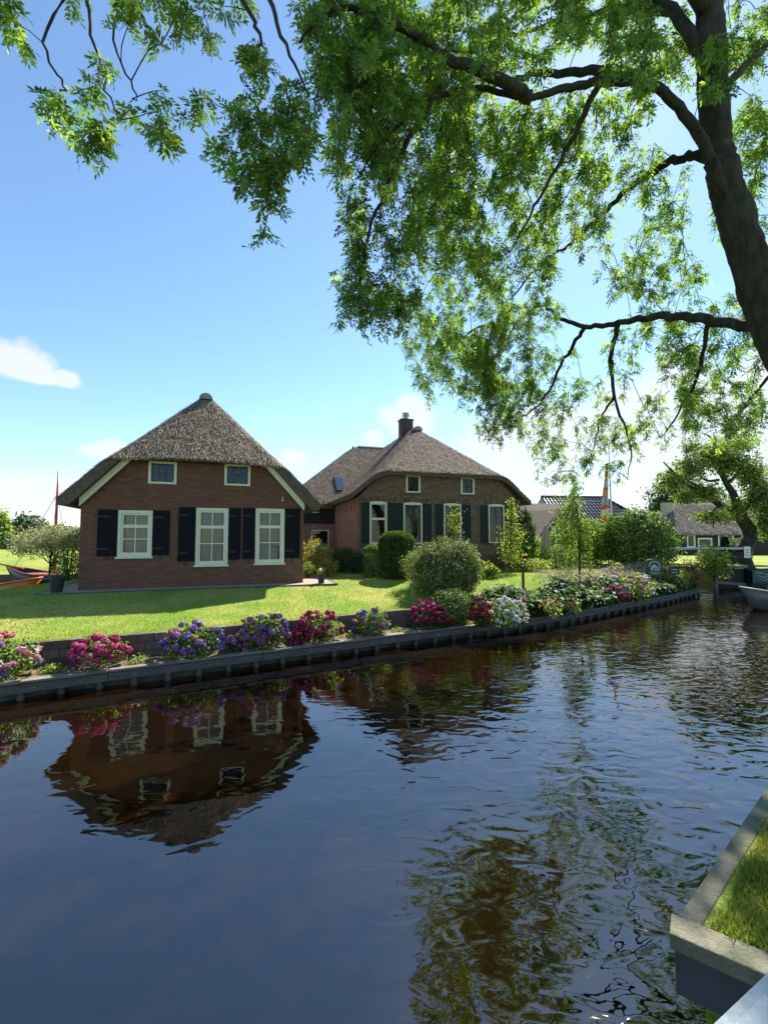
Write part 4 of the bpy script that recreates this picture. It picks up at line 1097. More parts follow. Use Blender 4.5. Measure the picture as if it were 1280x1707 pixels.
def hydrangea(base, rad, hgt, mix, n, label, seed, leaf=LG, nleaf=900, size=0.085, scale=1.0, name='hydrangea', group='hydrangeas in the bed along the canal'):
    g = np.random.default_rng(seed); base = np.array(base, float)
    c = base + [0, 0, hgt * 0.42]; R = np.array([rad * 0.92, rad * 0.85, hgt * 0.52])
    r = empty(name, base, 0, label, 'hydrangea' if name == 'hydrangea' else 'flowers', group)
    foliage('foliage', [blob(g, c, R, nleaf, size, leaf, 0.35, 0.12, 0.32, 0.5, zmin=base[2] + 0.02)], M['leaf'], r, base)
    mb = MB()
    for k in range(7):
        a = k * 0.9; mb.tube(spline([(0, 0, -0.03), (0.1 * math.cos(a), 0.1 * math.sin(a), hgt * 0.3), (rad * 0.6 * math.cos(a), rad * 0.6 * math.sin(a), hgt * 0.7)], 4), 0.008, 5)
    mb.build('stem', M['twig'], r)
    pts = []; tries = 0
    while len(pts) < n and tries < 4000:
        tries += 1
        d = unit(g.normal(size=3)); d[1] = d[1] - 0.5; d = unit(d)
        if d[2] < -0.35: continue
        p = d * R * g.uniform(0.95, 1.12) + (c - base)
        if p[2] < 0.06: continue
        if all(np.linalg.norm(p - q) > 0.12 * scale * 0.85 for q in pts): pts.append(p)
    names = list(mix); w = np.array([mix[k] for k in names], float); w /= w.sum()
    for p in pts:
        k = names[g.choice(len(names), p=w)]
        o = link('flower_head', HEADS[k], r, p); s = g.uniform(0.75, 1.15) * scale; o.scale = (s, s, s * 0.9); o.rotation_euler = (g.normal(0, .4), g.normal(0, .4), g.uniform(0, 6))
    return r


def bed(px, t=0.5):                                                    # a spot in the bed under photo column px
    lo, hi = 6.0, 14.0
    for _ in range(40):
        m = (lo + hi) / 2; x = (px - 640) / 740 * m; y = float(ybank(x)) + 0.27 + t * max(float(ywall(min(x, XW))) - float(ybank(x)) - 0.4, 0)
        if m < y: lo = m
        else: hi = m
    x = (px - 640) / 740 * m; return np.array([x, m, CAP_Z - 0.01])


hydrangea(bed(14, .35), 0.62, 0.82, {'pale': 5, 'lilac': 3, 'salmon': 3, 'blue': 1, 'pink': 1}, 40, 'pale pink and salmon hydrangea cut by the edge of the photo', 1, LG, 900)
hydrangea(bed(176, .5), 0.50, 0.60, {'pink': 4, 'hot': 4, 'salmon': 1}, 40, 'hot pink hydrangea low against the dark block wall', 2, LG, 650)
hydrangea(bed(328, .5), 0.62, 0.70, {'lilac': 4, 'purple': 4, 'blue': 2, 'salmon': 1.5, 'pale': 1, 'tan': 0.6}, 30, 'purple and blue hydrangea with broad green leaves, left of the lilac one', 3, DG + LG, 1100)
hydrangea(bed(442, .55), 0.60, 0.76, {'lilac': 5, 'mauve': 3, 'purple': 3, 'salmon': 1, 'blue': 1}, 32, 'tall lilac and mauve hydrangea between purple and red ones', 4, DG + LG, 1100)
hydrangea(bed(536, .5), 0.55, 0.72, {'hot': 3, 'crim': 5, 'pink': 2}, 32, 'red-pink hydrangea with yellowish leaves on its sunny side', 5, LG, 900)
hydrangea(bed(620, .5), 0.48, 0.64, {'lilac': 3, 'blue': 2, 'mauve': 2, 'tan': 1}, 13, 'small mostly green hydrangea with a few blue heads', 6, LG, 1000)
hydrangea(bed(712, .45), 0.56, 0.78, {'crim': 6, 'hot': 2, 'mauve': 1}, 44, 'crimson hydrangea at the end of the block wall', 7, DG, 650)
hydrangea(bed(397, .35), 0.26, 0.34, {'mauve': 3, 'lilac': 2, 'salmon': 1}, 9, 'low faded mauve hydrangea squeezed between purple and lilac ones', 8, DG, 240)
hydrangea(bed(497, .3), 0.24, 0.30, {'crim': 3, 'hot': 1}, 8, 'low crimson heads spilling out beside the red-pink hydrangea', 9, DG, 160)
hydrangea(bed(742, .35), 0.22, 0.36, {'crim': 3, 'mauve': 1}, 8, 'few crimson heads hanging over the timber at the wall end', 10, DG, 160)
g = np.random.default_rng(12); sp = []
for px in (232, 250, 92, 105, 580, 660, 770, 492, 290):                # low weeds in the bed
    b = bed(px, .25); sp.append(blob(g, b + [0, 0, .06], (0.22, .12, .09), 90, 0.06, LG + YG, 0.2, 0.2))
o = foliage('bed_weeds', sp, M['leaf']); o['kind'] = 'stuff'; o['label'] = 'low weeds between the hydrangeas in the bed'

# clipped yew drum, wider above
def drum(name, base, r0, r1, h, n, cols, label, seed, size=0.075, cat='topiary', sq=1.0, material='hedge'):
    g = np.random.default_rng(seed); base = np.array(base, float)
    z = g.random(n); a = g.uniform(0, 6.283, n); top_ = g.random(n) < 0.28; f = 1 - 0.25 * g.random(n) ** 2
    rr_ = (r0 + (r1 - r0) * z ** 0.8) * f * (1 + 0.04 * np.sin(5 * a + 9 * z) + 0.03 * np.sin(11 * a)); zz = z * h
    rr_ = rr_ * np.where(z > 0.76, np.sqrt(np.clip(1 - ((z - 0.76) / 0.27) ** 2, 0, 1)), 1)
    rt = np.sqrt(g.random(n)); rr_ = np.where(top_, rt * r1 * 0.95, rr_); zz = np.where(top_, h * (0.80 + 0.20 * np.sqrt(np.clip(1 - rt ** 2, 0, 1))) + g.normal(0, .012, n), zz)
    p = np.stack([np.cos(a) * rr_, np.sin(a) * rr_ * sq, zz], -1); d = unit(np.stack([np.cos(a) * ~top_, np.sin(a) * ~top_, top_ * 1.0 + 0.1], -1))
    nr = unit(d * 0.6 + g.normal(size=(n, 3)) * 0.7); tn = d * 0.7 + np.array([0, 0, 0.6]) + g.normal(0, 0.5, (n, 3))
    s = size * g.uniform(0.6, 1.4, n)
    return plant(name, base, label, cat, [leaf_quads(p + base, nr, tn, s, s * 0.3, palette(g, cols, n))], material, [([base - [0, 0, .05], base + [0, 0, h * .4], base + [0, 0, h * 0.8]], [0.08, 0.06, 0.03])])


drum('clipped_yew', gp(661, 17.2), 0.50, 0.70, 1.76, 22000, [(0.05, 0.10, 0.015), (0.07, 0.13, 0.018), (0.035, 0.07, 0.014)], 'dark clipped yew drum with bright domed top before the farmhouse', 31)
drum('box_bush', gp(622, 17.8), 0.34, 0.42, 1.25, 4500, LG + DG, 'small upright box bush tucked behind the yew drum', 32, 0.05, 'shrub')


def shrub(name, base, rx, ry, h, n, size, cols, label, seed, shell=0.5, lump=0.14, cat='shrub', zlow=0.0, asp=0.3, material='leaf', group=None, extra=None):
    g = np.random.default_rng(seed); base = np.array(base, float); c = base + [0, 0, zlow + (h - zlow) * 0.5]
    P_ = [blob(g, c, (rx, ry, (h - zlow) * 0.52), n, size, cols, shell, lump, asp, 0.4, zmin=base[2] + 0.01)]
    if extra: P_ += extra(g, base)
    st = [([base - [0, 0, .05], base + [g.normal(0, .05), g.normal(0, .05), h * .35], base + [rx * .4 * math.cos(k * 1.7), ry * .4 * math.sin(k * 1.7), h * .75]], [0.035, 0.025, 0.01]) for k in range(4)]
    return plant(name, base, label, cat, P_, material, st, group)


shrub('variegated_shrub', gp(745, 14.6), 1.05, 0.95, 1.74, 15000, 0.07, VAR, 'big rounded cream-variegated shrub between yew and flowers', 41, 0.45, 0.1, material='varleaf',
      extra=lambda g, b: [blob(g, b + [-.35, -.1, .75], (.85, .8, .75), 6000, .07, VAR, .45, .08, zmin=b[2]), blob(g, b + [.45, 0, .9], (.72, .7, .85), 6000, .07, VAR, .45, .08, zmin=b[2]), blob(g, b + [-.6, 0, 1.35], (.5, .5, .38), 1800, .06, VAR, .3, .2), blob(g, b + [.1, 0, 1.6], (.8, .6, .4), 1500, .06, VAR, .3, .25)])
shrub('variegated_shrub', gp(692, 15.4), 0.5, 0.5, 1.15, 2600, 0.055, VAR + LG[2:3], 'loose pale-leaved shrub at the foot of the variegated dome', 42, 0.4, 0.15)
shrub('dark_shrub', gp(748, 12.9), 0.72, 0.6, 0.98, 6500, 0.05, DG + LG[:1], 'low dark green mound in front of the variegated dome', 43, 0.5, 0.1)
shrub('dark_shrub', gp(572, 20.3), 0.75, 0.55, 1.15, 3600, 0.07, DG, 'dark evergreen by the corner of the farmhouse', 44, 0.5, 0.15)
shrub('dark_shrub', gp(598, 19.6), 0.55, 0.5, 0.9, 2400, 0.07, DG, 'low dark bush below the first farmhouse window', 45, 0.5, 0.15)
shrub('yellow_shrub', gp(525, 19.0), 0.75, 0.6, 1.5, 2600, 0.08, YG + [(0.34, 0.13, 0.05)], 'yellow and orange leaved shrub behind the cottage corner', 46, 0.35, 0.2)
shrub('yellow_shrub', gp(548, 18.0), 0.42, 0.4, 0.72, 900, 0.07, YG + LG + [(0.4, 0.16, 0.05)], 'low yellow-orange plant beside the cottage path', 47, 0.3, 0.2)
shrub('green_shrub', gp(514, 17.4), 0.35, 0.35, 0.62, 900, 0.06, LG, 'small bright green bush at the cottage corner', 48, 0.3, 0.2)
# white and red flowers at the end of the lawn
hydrangea(gp(838, 12.6), 0.62, 0.80, {'white': 1}, 44, 'bank of white phlox beside dark red roses', 51, LG + DG, 900, scale=0.8, name='white_phlox', group='flowers at the lawn end')
hydrangea(gp(799, 12.5), 0.30, 0.78, {'red': 3, 'crim': 2}, 22, 'dark red roses at the left of the white phlox', 52, DG, 420, scale=0.9, name='red_roses', group='flowers at the lawn end')
hydrangea(gp(868, 12.9), 0.16, 0.75, {'red': 1, 'hot': 1}, 6, 'few red roses just right of the white phlox', 53, LG, 140, scale=0.75, name='red_roses', group='flowers at the lawn end')
hydrangea(gp(916, 13.9), 0.28, 0.62, {'red': 2, 'salmon': 1}, 5, 'sparse orange-red dahlias standing over the border', 54, LG, 200, scale=0.8, name='red_dahlias', group='flowers at the lawn end')
hydrangea(gp(952, 14.5), 0.24, 0.5, {'mauve': 2, 'hot': 1}, 7, 'mauve and pink flowers under the cordon tree', 55, LG, 300, scale=0.7, name='mauve_flowers', group='flowers at the lawn end')
hydrangea(gp(1048, 17.6), 0.85, 1.2, {'white': 2, 'pale': 1}, 22, 'tall cream hydrangea with lime leaves before the sign', 56, LG, 1100, 0.11, 1.3, group='hydrangeas by the sign')
hydrangea(gp(1022, 17.0), 0.48, 0.62, {'mauve': 3, 'pink': 2, 'crim': 1}, 24, 'dusky pink hydrangea at the foot of the cream one', 57, LG, 300, scale=1.0, group='hydrangeas by the sign')
hydrangea(gp(985, 16.6), 0.42, 0.5, {'salmon': 1, 'mauve': 1}, 5, 'leafy hydrangea with few faded heads by the cordon tree', 58, LG + YG[:1], 500, scale=0.7, group='hydrangeas by the sign')

# leafy edging of the garden along the timber, with pale flower spikes above it
g = np.random.default_rng(61); pp = []; cc_ = []
bs = np.linspace(np.interp(1.0, [0, 1], [0, 1]), 1, 2)
sa = np.interp(3.1, BANK[:, 0], cum); sb = cum[-1] - 0.05; n = 20000
ss = g.uniform(sa, sb, n); off = 0.03 + 1.25 * g.random(n); p2 = np.array([bank_at(s) for s in ss]); dirs = unit(np.array([bank_at(s + .2) for s in ss - .2]) - np.array([bank_at(s) for s in ss - .2]))
pos = p2 + np.stack([-dirs[:, 1], dirs[:, 0]], -1) * off[:, None]
hh = (0.30 + 0.28 * np.sin(np.clip(off / 1.2, 0, 1) * 2.2)) * g.uniform(0.3, 1.15, n) * (1 + 0.25 * np.sin(ss * 2.1))
pos3 = np.concatenate([pos, (CAP_Z + 0.02 + 0.15 * np.clip(off - .3, 0, 1) + hh)[:, None]], 1)
az = g.uniform(0, 6.283, n); tn = np.stack([np.cos(az), np.sin(az) - 0.5, g.normal(-0.35, .35, n)], -1); nm = unit(np.stack([g.normal(0, .4, n), g.normal(-.2, .4, n), np.ones(n)], -1))
s_ = g.uniform(0.14, 0.27, n)
V, Fq, C = leaf_quads(pos3, nm, tn, s_, s_ * 0.27, palette(g, LG[:1] + LG[2:3] + DG + DG, n))
o = link('hosta_border', np_mesh('hosta_border', V, Fq, C, M['leaf'])); o['kind'] = 'stuff'; o['label'] = 'dense hosta leaves spilling over the timber canal edge'
n = 15000; ss = g.uniform(sa + 4.2, sb, n); off = g.uniform(0.7, 1.9, n); p2 = np.array([bank_at(s) for s in ss]); dirs = unit(np.array([bank_at(s) for s in ss]) - np.array([bank_at(s) for s in ss - .3]))
pos = p2 + np.stack([-dirs[:, 1], dirs[:, 0]], -1) * off[:, None]; k_ = (np.sin(pos[:, 0] * 9) * np.sin(pos[:, 1] * 11) > -0.2)
pos = pos[k_]; n = len(pos); tz = ground_z(np.clip(pos[:, 0], -50, 15), pos[:, 1])
pos3 = np.concatenate([pos, (tz + g.uniform(0.15, 0.62, n))[:, None]], 1)
s_ = g.uniform(0.03, 0.07, n)
cols = np.where(pos3[:, 2:3] - tz[:, None] > 0.36, palette(g, [(0.48, 0.36, 0.42), (0.55, 0.45, 0.44), (0.40, 0.28, 0.36), (0.3, 0.28, 0.12)], n), palette(g, LG + YG[:1], n))
V, Fq, C = leaf_quads(pos3, unit(g.normal(size=(n, 3))), np.stack([g.normal(0, .4, n), g.normal(0, .4, n), np.ones(n)], -1), s_, s_ * 0.35, cols)
o = link('astilbe_border', np_mesh('astilbe_border', V, Fq, C, M['petal'])); o['kind'] = 'stuff'; o['label'] = 'pale pink flower spikes massed behind the hostas'


def tree(name, base, label, trunk, crown, cols, size, n, seed, rad=(0.05, 0.03), branches=6, shell=0.2, lump=0.25, asp=0.32, group=None, droop=0.0, material='leaf'):
    """trunk polyline; crown = list of (centre, radii, share)"""
    g = np.random.default_rng(seed); base = np.array(base, float); r = empty(name, base, 0, label, 'tree', group)
    tp = spline(trunk, 5); mb = MB().tube(tp - base, np.linspace(rad[0], rad[1], len(tp)), 9)
    mb.build('trunk', M['bark2'], r, smooth=True)
    lb = MB(); P_ = []; tot = sum(c[2] for c in crown)
    for c, R, w in crown:
        c = np.array(c, float)
        for _ in range(max(1, int(branches * w / tot + 0.5))):
            t = tp[g.integers(len(tp) // 3, len(tp))]; e = c + g.normal(0, 0.45, 3) * np.array(R)
            lb.tube(spline([t, (t + e) / 2 + g.normal(0, .06, 3) * np.array(R) + [0, 0, .05 * R[2]], e], 4) - base, np.linspace(rad[1] * 0.6, rad[1] * 0.12, 9), 5, cap=False)
        P_.append(blob(g, c, R, int(n * w / tot), size, cols, shell, lump, asp, 0.35, droop=droop))
    lb.build('branch', M['bark2'], r, smooth=True)
    foliage('crown', P_, M[material], r, base)
    return r


# young yellow-green tree in front of the farmhouse
b = gp(850, 19.6)
tree('young_tree', b, 'slender young tree with lime-yellow leaves before the farmhouse', [b - [0, 0, .05], b + [0, 0, 1.2], b + [.05, 0, 2.4], b + [0.08, 0, 3.2]],
     [(b + [0, 0, 0.85], (.72, .5, .55), 3), (b + [0.1, 0, 1.7], (.62, .45, .55), 3), (b + [.08, 0, 2.5], (.36, .3, .6), 1.4), (b + [.05, 0, 3.1], (.16, .16, .3), .4)], YG + LG, 0.095, 1500, 71, (0.03, 0.015), 14, 0.15, 0.3)
b = gp(757, 19.4)
tree('young_tree', b, 'thin sapling with pale leaves before the third farmhouse window', [b - [0, 0, .05], b + [0, 0, 1.2], b + [.02, 0, 2.9]], [(b + [0, 0, 2.4], (.42, .3, .55), 1), (b + [0, 0, 1.8], (.3, .2, .4), 1)], LG + YG, 0.09, 420, 72, (0.025, 0.012), 12, 0.1, 0.3)
# cordon tree with a climber at its side
b = gp(964, 18.6)
tree('cordon_tree', b, 'slim pear tree on a bare stem standing on the garden lawn', [b - [0, 0, .05], b + [0, 0, 1.1], b + [.02, 0, 2.4], b + [-.2, 0, 3.6]],
     [(b + [-.35, 0, 2.9], (.62, .5, .75), 3), (b + [.05, 0, 2.2], (.5, .4, .7), 2), (b + [-.6, 0, 1.75], (.45, .35, .35), 1.3), (b + [.35, -.1, 1.3], (.12, .12, 1.25), 1.2), (b + [-.45, -.1, 0.85], (.12, .12, .75), .6)], LG + DG[:1] + LG, 0.085, 3200, 73, (0.055, 0.03), 14, 0.15, 0.3)
# climber at the house corner
shrub('climbing_ivy', gp(878, 22.4), 0.42, 0.4, 3.0, 3800, 0.10, DG + LG[:1], 'dark ivy column climbing the far corner of the farmhouse', 74, 0.55, 0.1, 'climber')
# garden shrubs behind the lawn
shrub('evergreen_shrub', gp(1058, 23.0), 1.75, 1.3, 3.0, 12000, 0.13, DG + LG[:2] + LG[:1], 'large rounded shrub, dark below and lime on top, behind the sign', 75, 0.5, 0.12)
shrub('evergreen_shrub', gp(985, 24.5), 1.1, 1.0, 2.5, 5000, 0.12, DG + LG + YG[:1], 'tall mixed shrub left of the large rounded one', 76, 0.4, 0.2)
shrub('tall_shrub', gp(943, 26.2), 1.0, 0.8, 2.75, 3200, 0.13, LG + DG[:2], 'tall light green shrub before the grey shed gable', 177, 0.3, 0.25)
shrub('tall_shrub', gp(1012, 26.5), 0.9, 0.8, 2.6, 2600, 0.13, YG[:2] + LG, 'yellow-green shrub at the foot of the flagpole', 178, 0.3, 0.25)
shrub('tall_shrub', gp(1096, 27.5), 0.8, 0.8, 2.6, 2200, 0.13, LG + DG[:2], 'light shrub in front of the barn corner', 179, 0.3, 0.25)
shrub('green_shrub', gp(1110, 24.5), 0.7, 0.7, 2.3, 1800, 0.12, LG + DG[:2], 'narrow light green shrub by the footbridge railing', 77, 0.2, 0.25)
shrub('low_hedge', gp(925, 22.6), 1.35, 0.7, 1.15, 4500, 0.08, VAR[1:3] + LG + DG[:2], 'low dark hedge with pale tips across the garden lawn', 78, 0.5, 0.12)
shrub('green_shrub', gp(903, 27), 0.9, 0.7, 1.6, 1800, 0.12, LG, 'light green bush beside the closed parasol', 79, 0.4, 0.2)
shrub('green_shrub', gp(938, 28), 1.2, 0.9, 2.2, 2400, 0.13, LG + DG[:1], 'green bush behind the closed parasol', 80, 0.4, 0.2)
shrub('green_shrub', gp(965, 27.5), 1.0, 0.9, 1.9, 2000, 0.13, YG + LG, 'yellowish bush behind the pear tree', 81, 0.4, 0.2)
shrub('flower_border', gp(885, 20.6), 0.9, 0.5, 0.6, 2200, 0.07, LG + YG + [(0.5, 0.5, 0.4)], 'low pale flowering plants under the young lime tree', 82, 0.3, 0.2, 'plants')
hydrangea(gp(826, 20.6), 0.5, 0.9, {'red': 1}, 12, 'red flowers under the last farmhouse window', 83, DG, 320, scale=1.0, name='red_flowers', group='flowers under the farmhouse wall')
hydrangea(gp(872, 20.9), 0.3, 1.0, {'red': 1}, 7, 'red flowers behind the rusty post', 84, DG, 200, scale=0.9, name='red_flowers', group='flowers under the farmhouse wall')
shrub('strap_leaf_plant', gp(812, 17.2), 0.34, 0.3, 0.55, 260, 0.24, LG + YG[:1], 'bright strap-leaved plant behind the white phlox', 85, 0.1, 0.1, 'plant', asp=0.14)
shrub('yellow_shrub', gp(1120, 20.6), 0.72, 0.55, 1.05, 2200, 0.085, YG + LG[:1], 'golden yellow shrub right of the green sign', 86, 0.35, 0.2)
shrub('copper_shrub', gp(1147, 21.6), 0.6, 0.5, 1.35, 1900, 0.085, [(0.26, 0.10, 0.05), (0.3, 0.16, 0.06), (0.16, 0.05, 0.04), (0.25, 0.22, 0.05)], 'copper-orange leaved shrub before the footbridge rail', 87, 0.35, 0.2)
shrub('sumac_shrub', gp(1186, 23.2), 0.95, 0.6, 1.75, 900, 0.30, LG + YG[:2], 'shrub with long feathery pale leaves at the footbridge', 88, 0.1, 0.2, asp=0.13)

# ------------------------------------------------------------------ near quay, its grass and the bridge rail beside the camera
QZ = 0.62
c0 = G(1115, 1555, QZ)[:2]; c1 = G(1128, 1525, QZ)[:2]; f1 = G(1255, 1616, QZ)[:2]; e1 = G(1280, 1305, QZ)[:2]
dl = unit(e1 - c1); dr = unit(f1 - c0); nl = np.array([dl[1], -dl[0]]); nrr = np.array([-dr[1], dr[0]])
if nrr @ (c1 - c0) < 0: nrr = -nrr
quay = empty('quay_wall', (c0[0], c0[1], 0), 0, 'mossy concrete quay corner with damp timber face at the near bank', 'quay')
QO = np.array([c0[0], c0[1], 0])


def slab(name, pts, z0, z1, m, parent, bevel=0.01, O_=QO):
    n = len(pts); mb = MB(); mb.add([(p[0] - O_[0], p[1] - O_[1], z1) for p in pts] + [(p[0] - O_[0], p[1] - O_[1], z0) for p in pts], [tuple(range(n)), tuple(range(2 * n - 1, n - 1, -1))] + [(i, i + n, (i + 1) % n + n, (i + 1) % n) for i in range(n)])
    return mb.build(name, m, parent, bevel=bevel)


wd = 0.11
front = [c0, c0 + dr * 6.5, c0 + dr * 6.5 + nrr * 0.17, c0 + nrr * 0.17]
slab('cap_beam', front, QZ - 0.09, QZ, M['concrete'], quay)
p_ = c1 + dl * 0.02
slab('cap_beam', [p_, p_ + nl * wd, p_ + nl * wd + dl * 2.2, p_ + dl * 2.2], QZ - 0.14, QZ - 0.012, M['concrete'], quay)
slab('cap_beam', [p_ + dl * 2.21, p_ + nl * wd + dl * 2.21, p_ + nl * wd + dl * 9, p_ + dl * 9], QZ - 0.14, QZ - 0.012, M['concrete'], quay)
i_ = nrr * 0.02
slab('face_board', [c0 + i_ + dr * .02, c0 + i_ + dr * 6.5, c0 + i_ + dr * 6.5 + nrr * .06, c0 + i_ + nrr * .06 + dr * .02], QZ - 0.33, QZ - 0.092, M['concrete_dk'], quay)
slab('face_board', [p_ + nl * .03, p_ + nl * .08, p_ + nl * .08 + dl * 9, p_ + nl * .03 + dl * 9], QZ - 0.36, QZ - 0.142, M['concrete_dk'], quay)
for k, t in enumerate((0.3, 1.5, 2.7)):
    q = c0 + dr * t + nrr * 0.12; MB().lathe([(0.07, -1), (0.07, QZ - 0.34)], 10, (q[0] - QO[0], q[1] - QO[1], 0)).build('pile', M['pile'], quay, smooth=True)
for k in range(8):
    q = p_ + nl * 0.15 + dl * (0.3 + 0.9 * k); MB().lathe([(0.07, -1), (0.07, QZ - 0.37)], 10, (q[0] - QO[0], q[1] - QO[1], 0)).build('pile', M['pile'], quay, smooth=True)
q = c0 + dr * 0.42 + nrr * 0.005; MB().beam((q[0] - QO[0], q[1] - QO[1], QZ - 0.1), (q[0] - QO[0] + dr[0] * .05, q[1] - QO[1] + dr[1] * .05, QZ - 0.32), 0.035, 0.02, up=(dr[0], dr[1], 0.1)).build('iron_strap', M['rust'], quay)
a_ = p_ + nl * (wd - 0.01); b_ = c0 + nrr * 0.16
gpoly = [c0 + nrr * 0.165 + dr * 0.16, c0 + dr * 6.5 + nrr * 0.165, c0 + dr * 6.5 + nl * 30 + dl * 10, p_ + nl * 30 + dl * 40, p_ + dl * 40 + nl * wd, p_ + dl * 0.05 + nl * (wd - .005)]
mb = MB(); mb.add([(*p, QZ - 0.02) for p in gpoly], [tuple(range(6))])
for p, q in zip(gpoly, gpoly[1:] + gpoly[:1]): mb.add([(*p, QZ - .02), (*q, QZ - .02), (*q, -1), (*p, -1)], [(0, 1, 2, 3)])
o = mb.build('near_bank', M['lawn']); o['kind'] = 'structure'
g = np.random.default_rng(91); n = 70000
aa = g.random(n) ** 1.2 * 4.5; bb_ = wd + 0.0 + np.abs(g.normal(0, 1.0, n)) + g.random(n) * 0.05
P2 = p_ + dl * (aa[:, None] - 0.5) + nl * bb_[:, None]
ok = ((P2 - c0) @ nrr > 0.16 + 0.05 * g.random(n)) & ((P2 - p_) @ dl > -2)
edge_ok = bb_ > wd + 0.10 * np.clip(np.sin(aa * 3) + np.sin(aa * 7.3 + 1) * .6, 0, 1) * 0.6
P2 = P2[ok & edge_ok]
blades('near_grass', np.concatenate([P2, np.full((len(P2), 1), QZ - 0.03)], 1), 0.065, g, [(0.19, 0.26, 0.035), (0.26, 0.29, 0.05), (0.13, 0.2, 0.03), (0.34, 0.28, 0.1)], 'short grass on the quay beside the bridge', 0.0045)

RZ = 2.25
r0 = G(1160, 1707, RZ)[:2]; r1 = G(1280, 1597, RZ)[:2]; rd = unit(r1 - r0); rn = np.array([rd[1], -rd[0]])
br = empty('canal_bridge', (r0[0], r0[1], 0), 0, 'white painted handrail of the bridge at the very corner of the photo', 'bridge')
BO = np.array([r0[0], r0[1], 0])
slab('handrail', [r0 - rd * 1.6, r0 - rd * 1.6 + rn * 0.13, r0 + rd * 3.2 + rn * 0.13, r0 + rd * 3.2], RZ - 0.09, RZ, M['rail'], br, 0.022, BO)
for t in (-1.2, 0.9, 2.8):
    q = r0 + rd * t + rn * 0.03; slab('post', [q, q + rn * .07, q + rn * .07 + rd * .07, q + rd * .07], 1.22, RZ - 0.092, M['rail'], br, 0.006, BO)
slab('deck', [r0 - rd * 3 + rn * 0.12, r0 - rd * 3 + rn * 1.7, r0 + rd * 3.2 + rn * 1.7, r0 + rd * 3.2 + rn * 0.12], 1.1, 1.2, M['wood'], br, 0.01, BO)

# ------------------------------------------------------------------ tiled barn, shed and far cottage
def frame_at(pxl, pxr, D0, D1):
    a = np.array([(pxl - 640) / 740 * D0, D0]); b = np.array([(pxr - 640) / 740 * D1, D1]); return a, math.atan2(b[1] - a[1], b[0] - a[0]), np.linalg.norm(b - a)


a, ang, w = frame_at(935, 1092, 42, 43)
bn = empty('tiled_barn', (a[0], a[1], 1.2), ang, 'low barn with black glazed pantile roof behind the garden shrubs', 'barn')
MB().box((0.3, 0.3, 0), (w - 0.3, 8, 2.7)).build('wall', M['greyboard'], bn)
RZ0, RZ1, HIP = 2.5, 5.75, 2.9
tl = MB(); dpt = 4.2; step_v = 0.42; step_u = 0.36
sl = (RZ1 - RZ0) / dpt
core = MB(); core.add([(-.1, -.3, RZ0), (w + .1, -.3, RZ0), (w - HIP, dpt - .3, RZ1), (-.1, dpt - .3, RZ1), (w + .1, 8.4, RZ0), (-.1, 8.4, RZ0)], [(0, 1, 2, 3), (1, 4, 2), (4, 5, 3, 2), (5, 0, 3)])
rfo = core.build('roof', M['tile'], bn)
nrw = int(dpt / step_v)
for i in range(nrw):
    v = -0.3 + i * step_v; umax = w + .1 - HIP * (i + .5) * step_v / dpt; ncol = int((umax + .1) / step_u)
    for j in range(ncol):
        u = -.1 + j * step_u; z = RZ0 + (v + .3) * sl; z1 = z + step_v * 1.12 * sl
        pr = [(0, 0.02), (0.1, 0.10), (0.24, 0.10), (0.35, 0.02)]
        tl.add([(u + x, v, z + h + 0.045) for x, h in pr] + [(u + x, v + step_v * 1.12, z1 + h) for x, h in pr], [(0, 1, 5, 4), (1, 2, 6, 5), (2, 3, 7, 6)])
o = tl.build('roof_tiles', M['tile'], rfo); o['kind'] = 'stuff'
tl = MB()
for i in range(13):                                                     # hip end
    t = i / 13; z = RZ0 + t * (RZ1 - RZ0); u = w + .1 - HIP * t; y0 = -.3 + dpt * t; y1 = 8.4 - (8.4 - dpt + .3) * t; ncol = max(int((y1 - y0) / 0.3), 1)
    for j in range(ncol):
        y = y0 + j * 0.3; du = HIP / 13 * 1.1; dz = (RZ1 - RZ0) / 13 * 1.1
        tl.add([(u + .04, y, z + .06), (u + .04, y + .14, z + .12), (u + .04, y + .29, z + .06), (u - du + .02, y, z + dz + .02), (u - du + .02, y + .14, z + dz + .07), (u - du + .02, y + .29, z + dz + .02)], [(0, 1, 4, 3), (1, 2, 5, 4)])
o = tl.build('roof_tiles', M['tile'], rfo); o['kind'] = 'stuff'
ht = MB()
for i in range(14):
    t = i / 14; p = np.array([w + .1 - HIP * t, -.3 + dpt * t, RZ0 + (RZ1 - RZ0) * t + .08]); q = np.array([w + .1 - HIP * (t + .075), -.3 + dpt * (t + .075), RZ0 + (RZ1 - RZ0) * (t + .075) + .06])
    ht.tube([p, q], [0.16, 0.12], 8)
ht.build('hip_tiles', M['tile'], rfo)
MB().tube([(-.1, dpt - .3, RZ1 + .06), (w - HIP, dpt - .3, RZ1 + .06)], 0.15, 8).build('ridge_tiles', M['tile'], rfo)

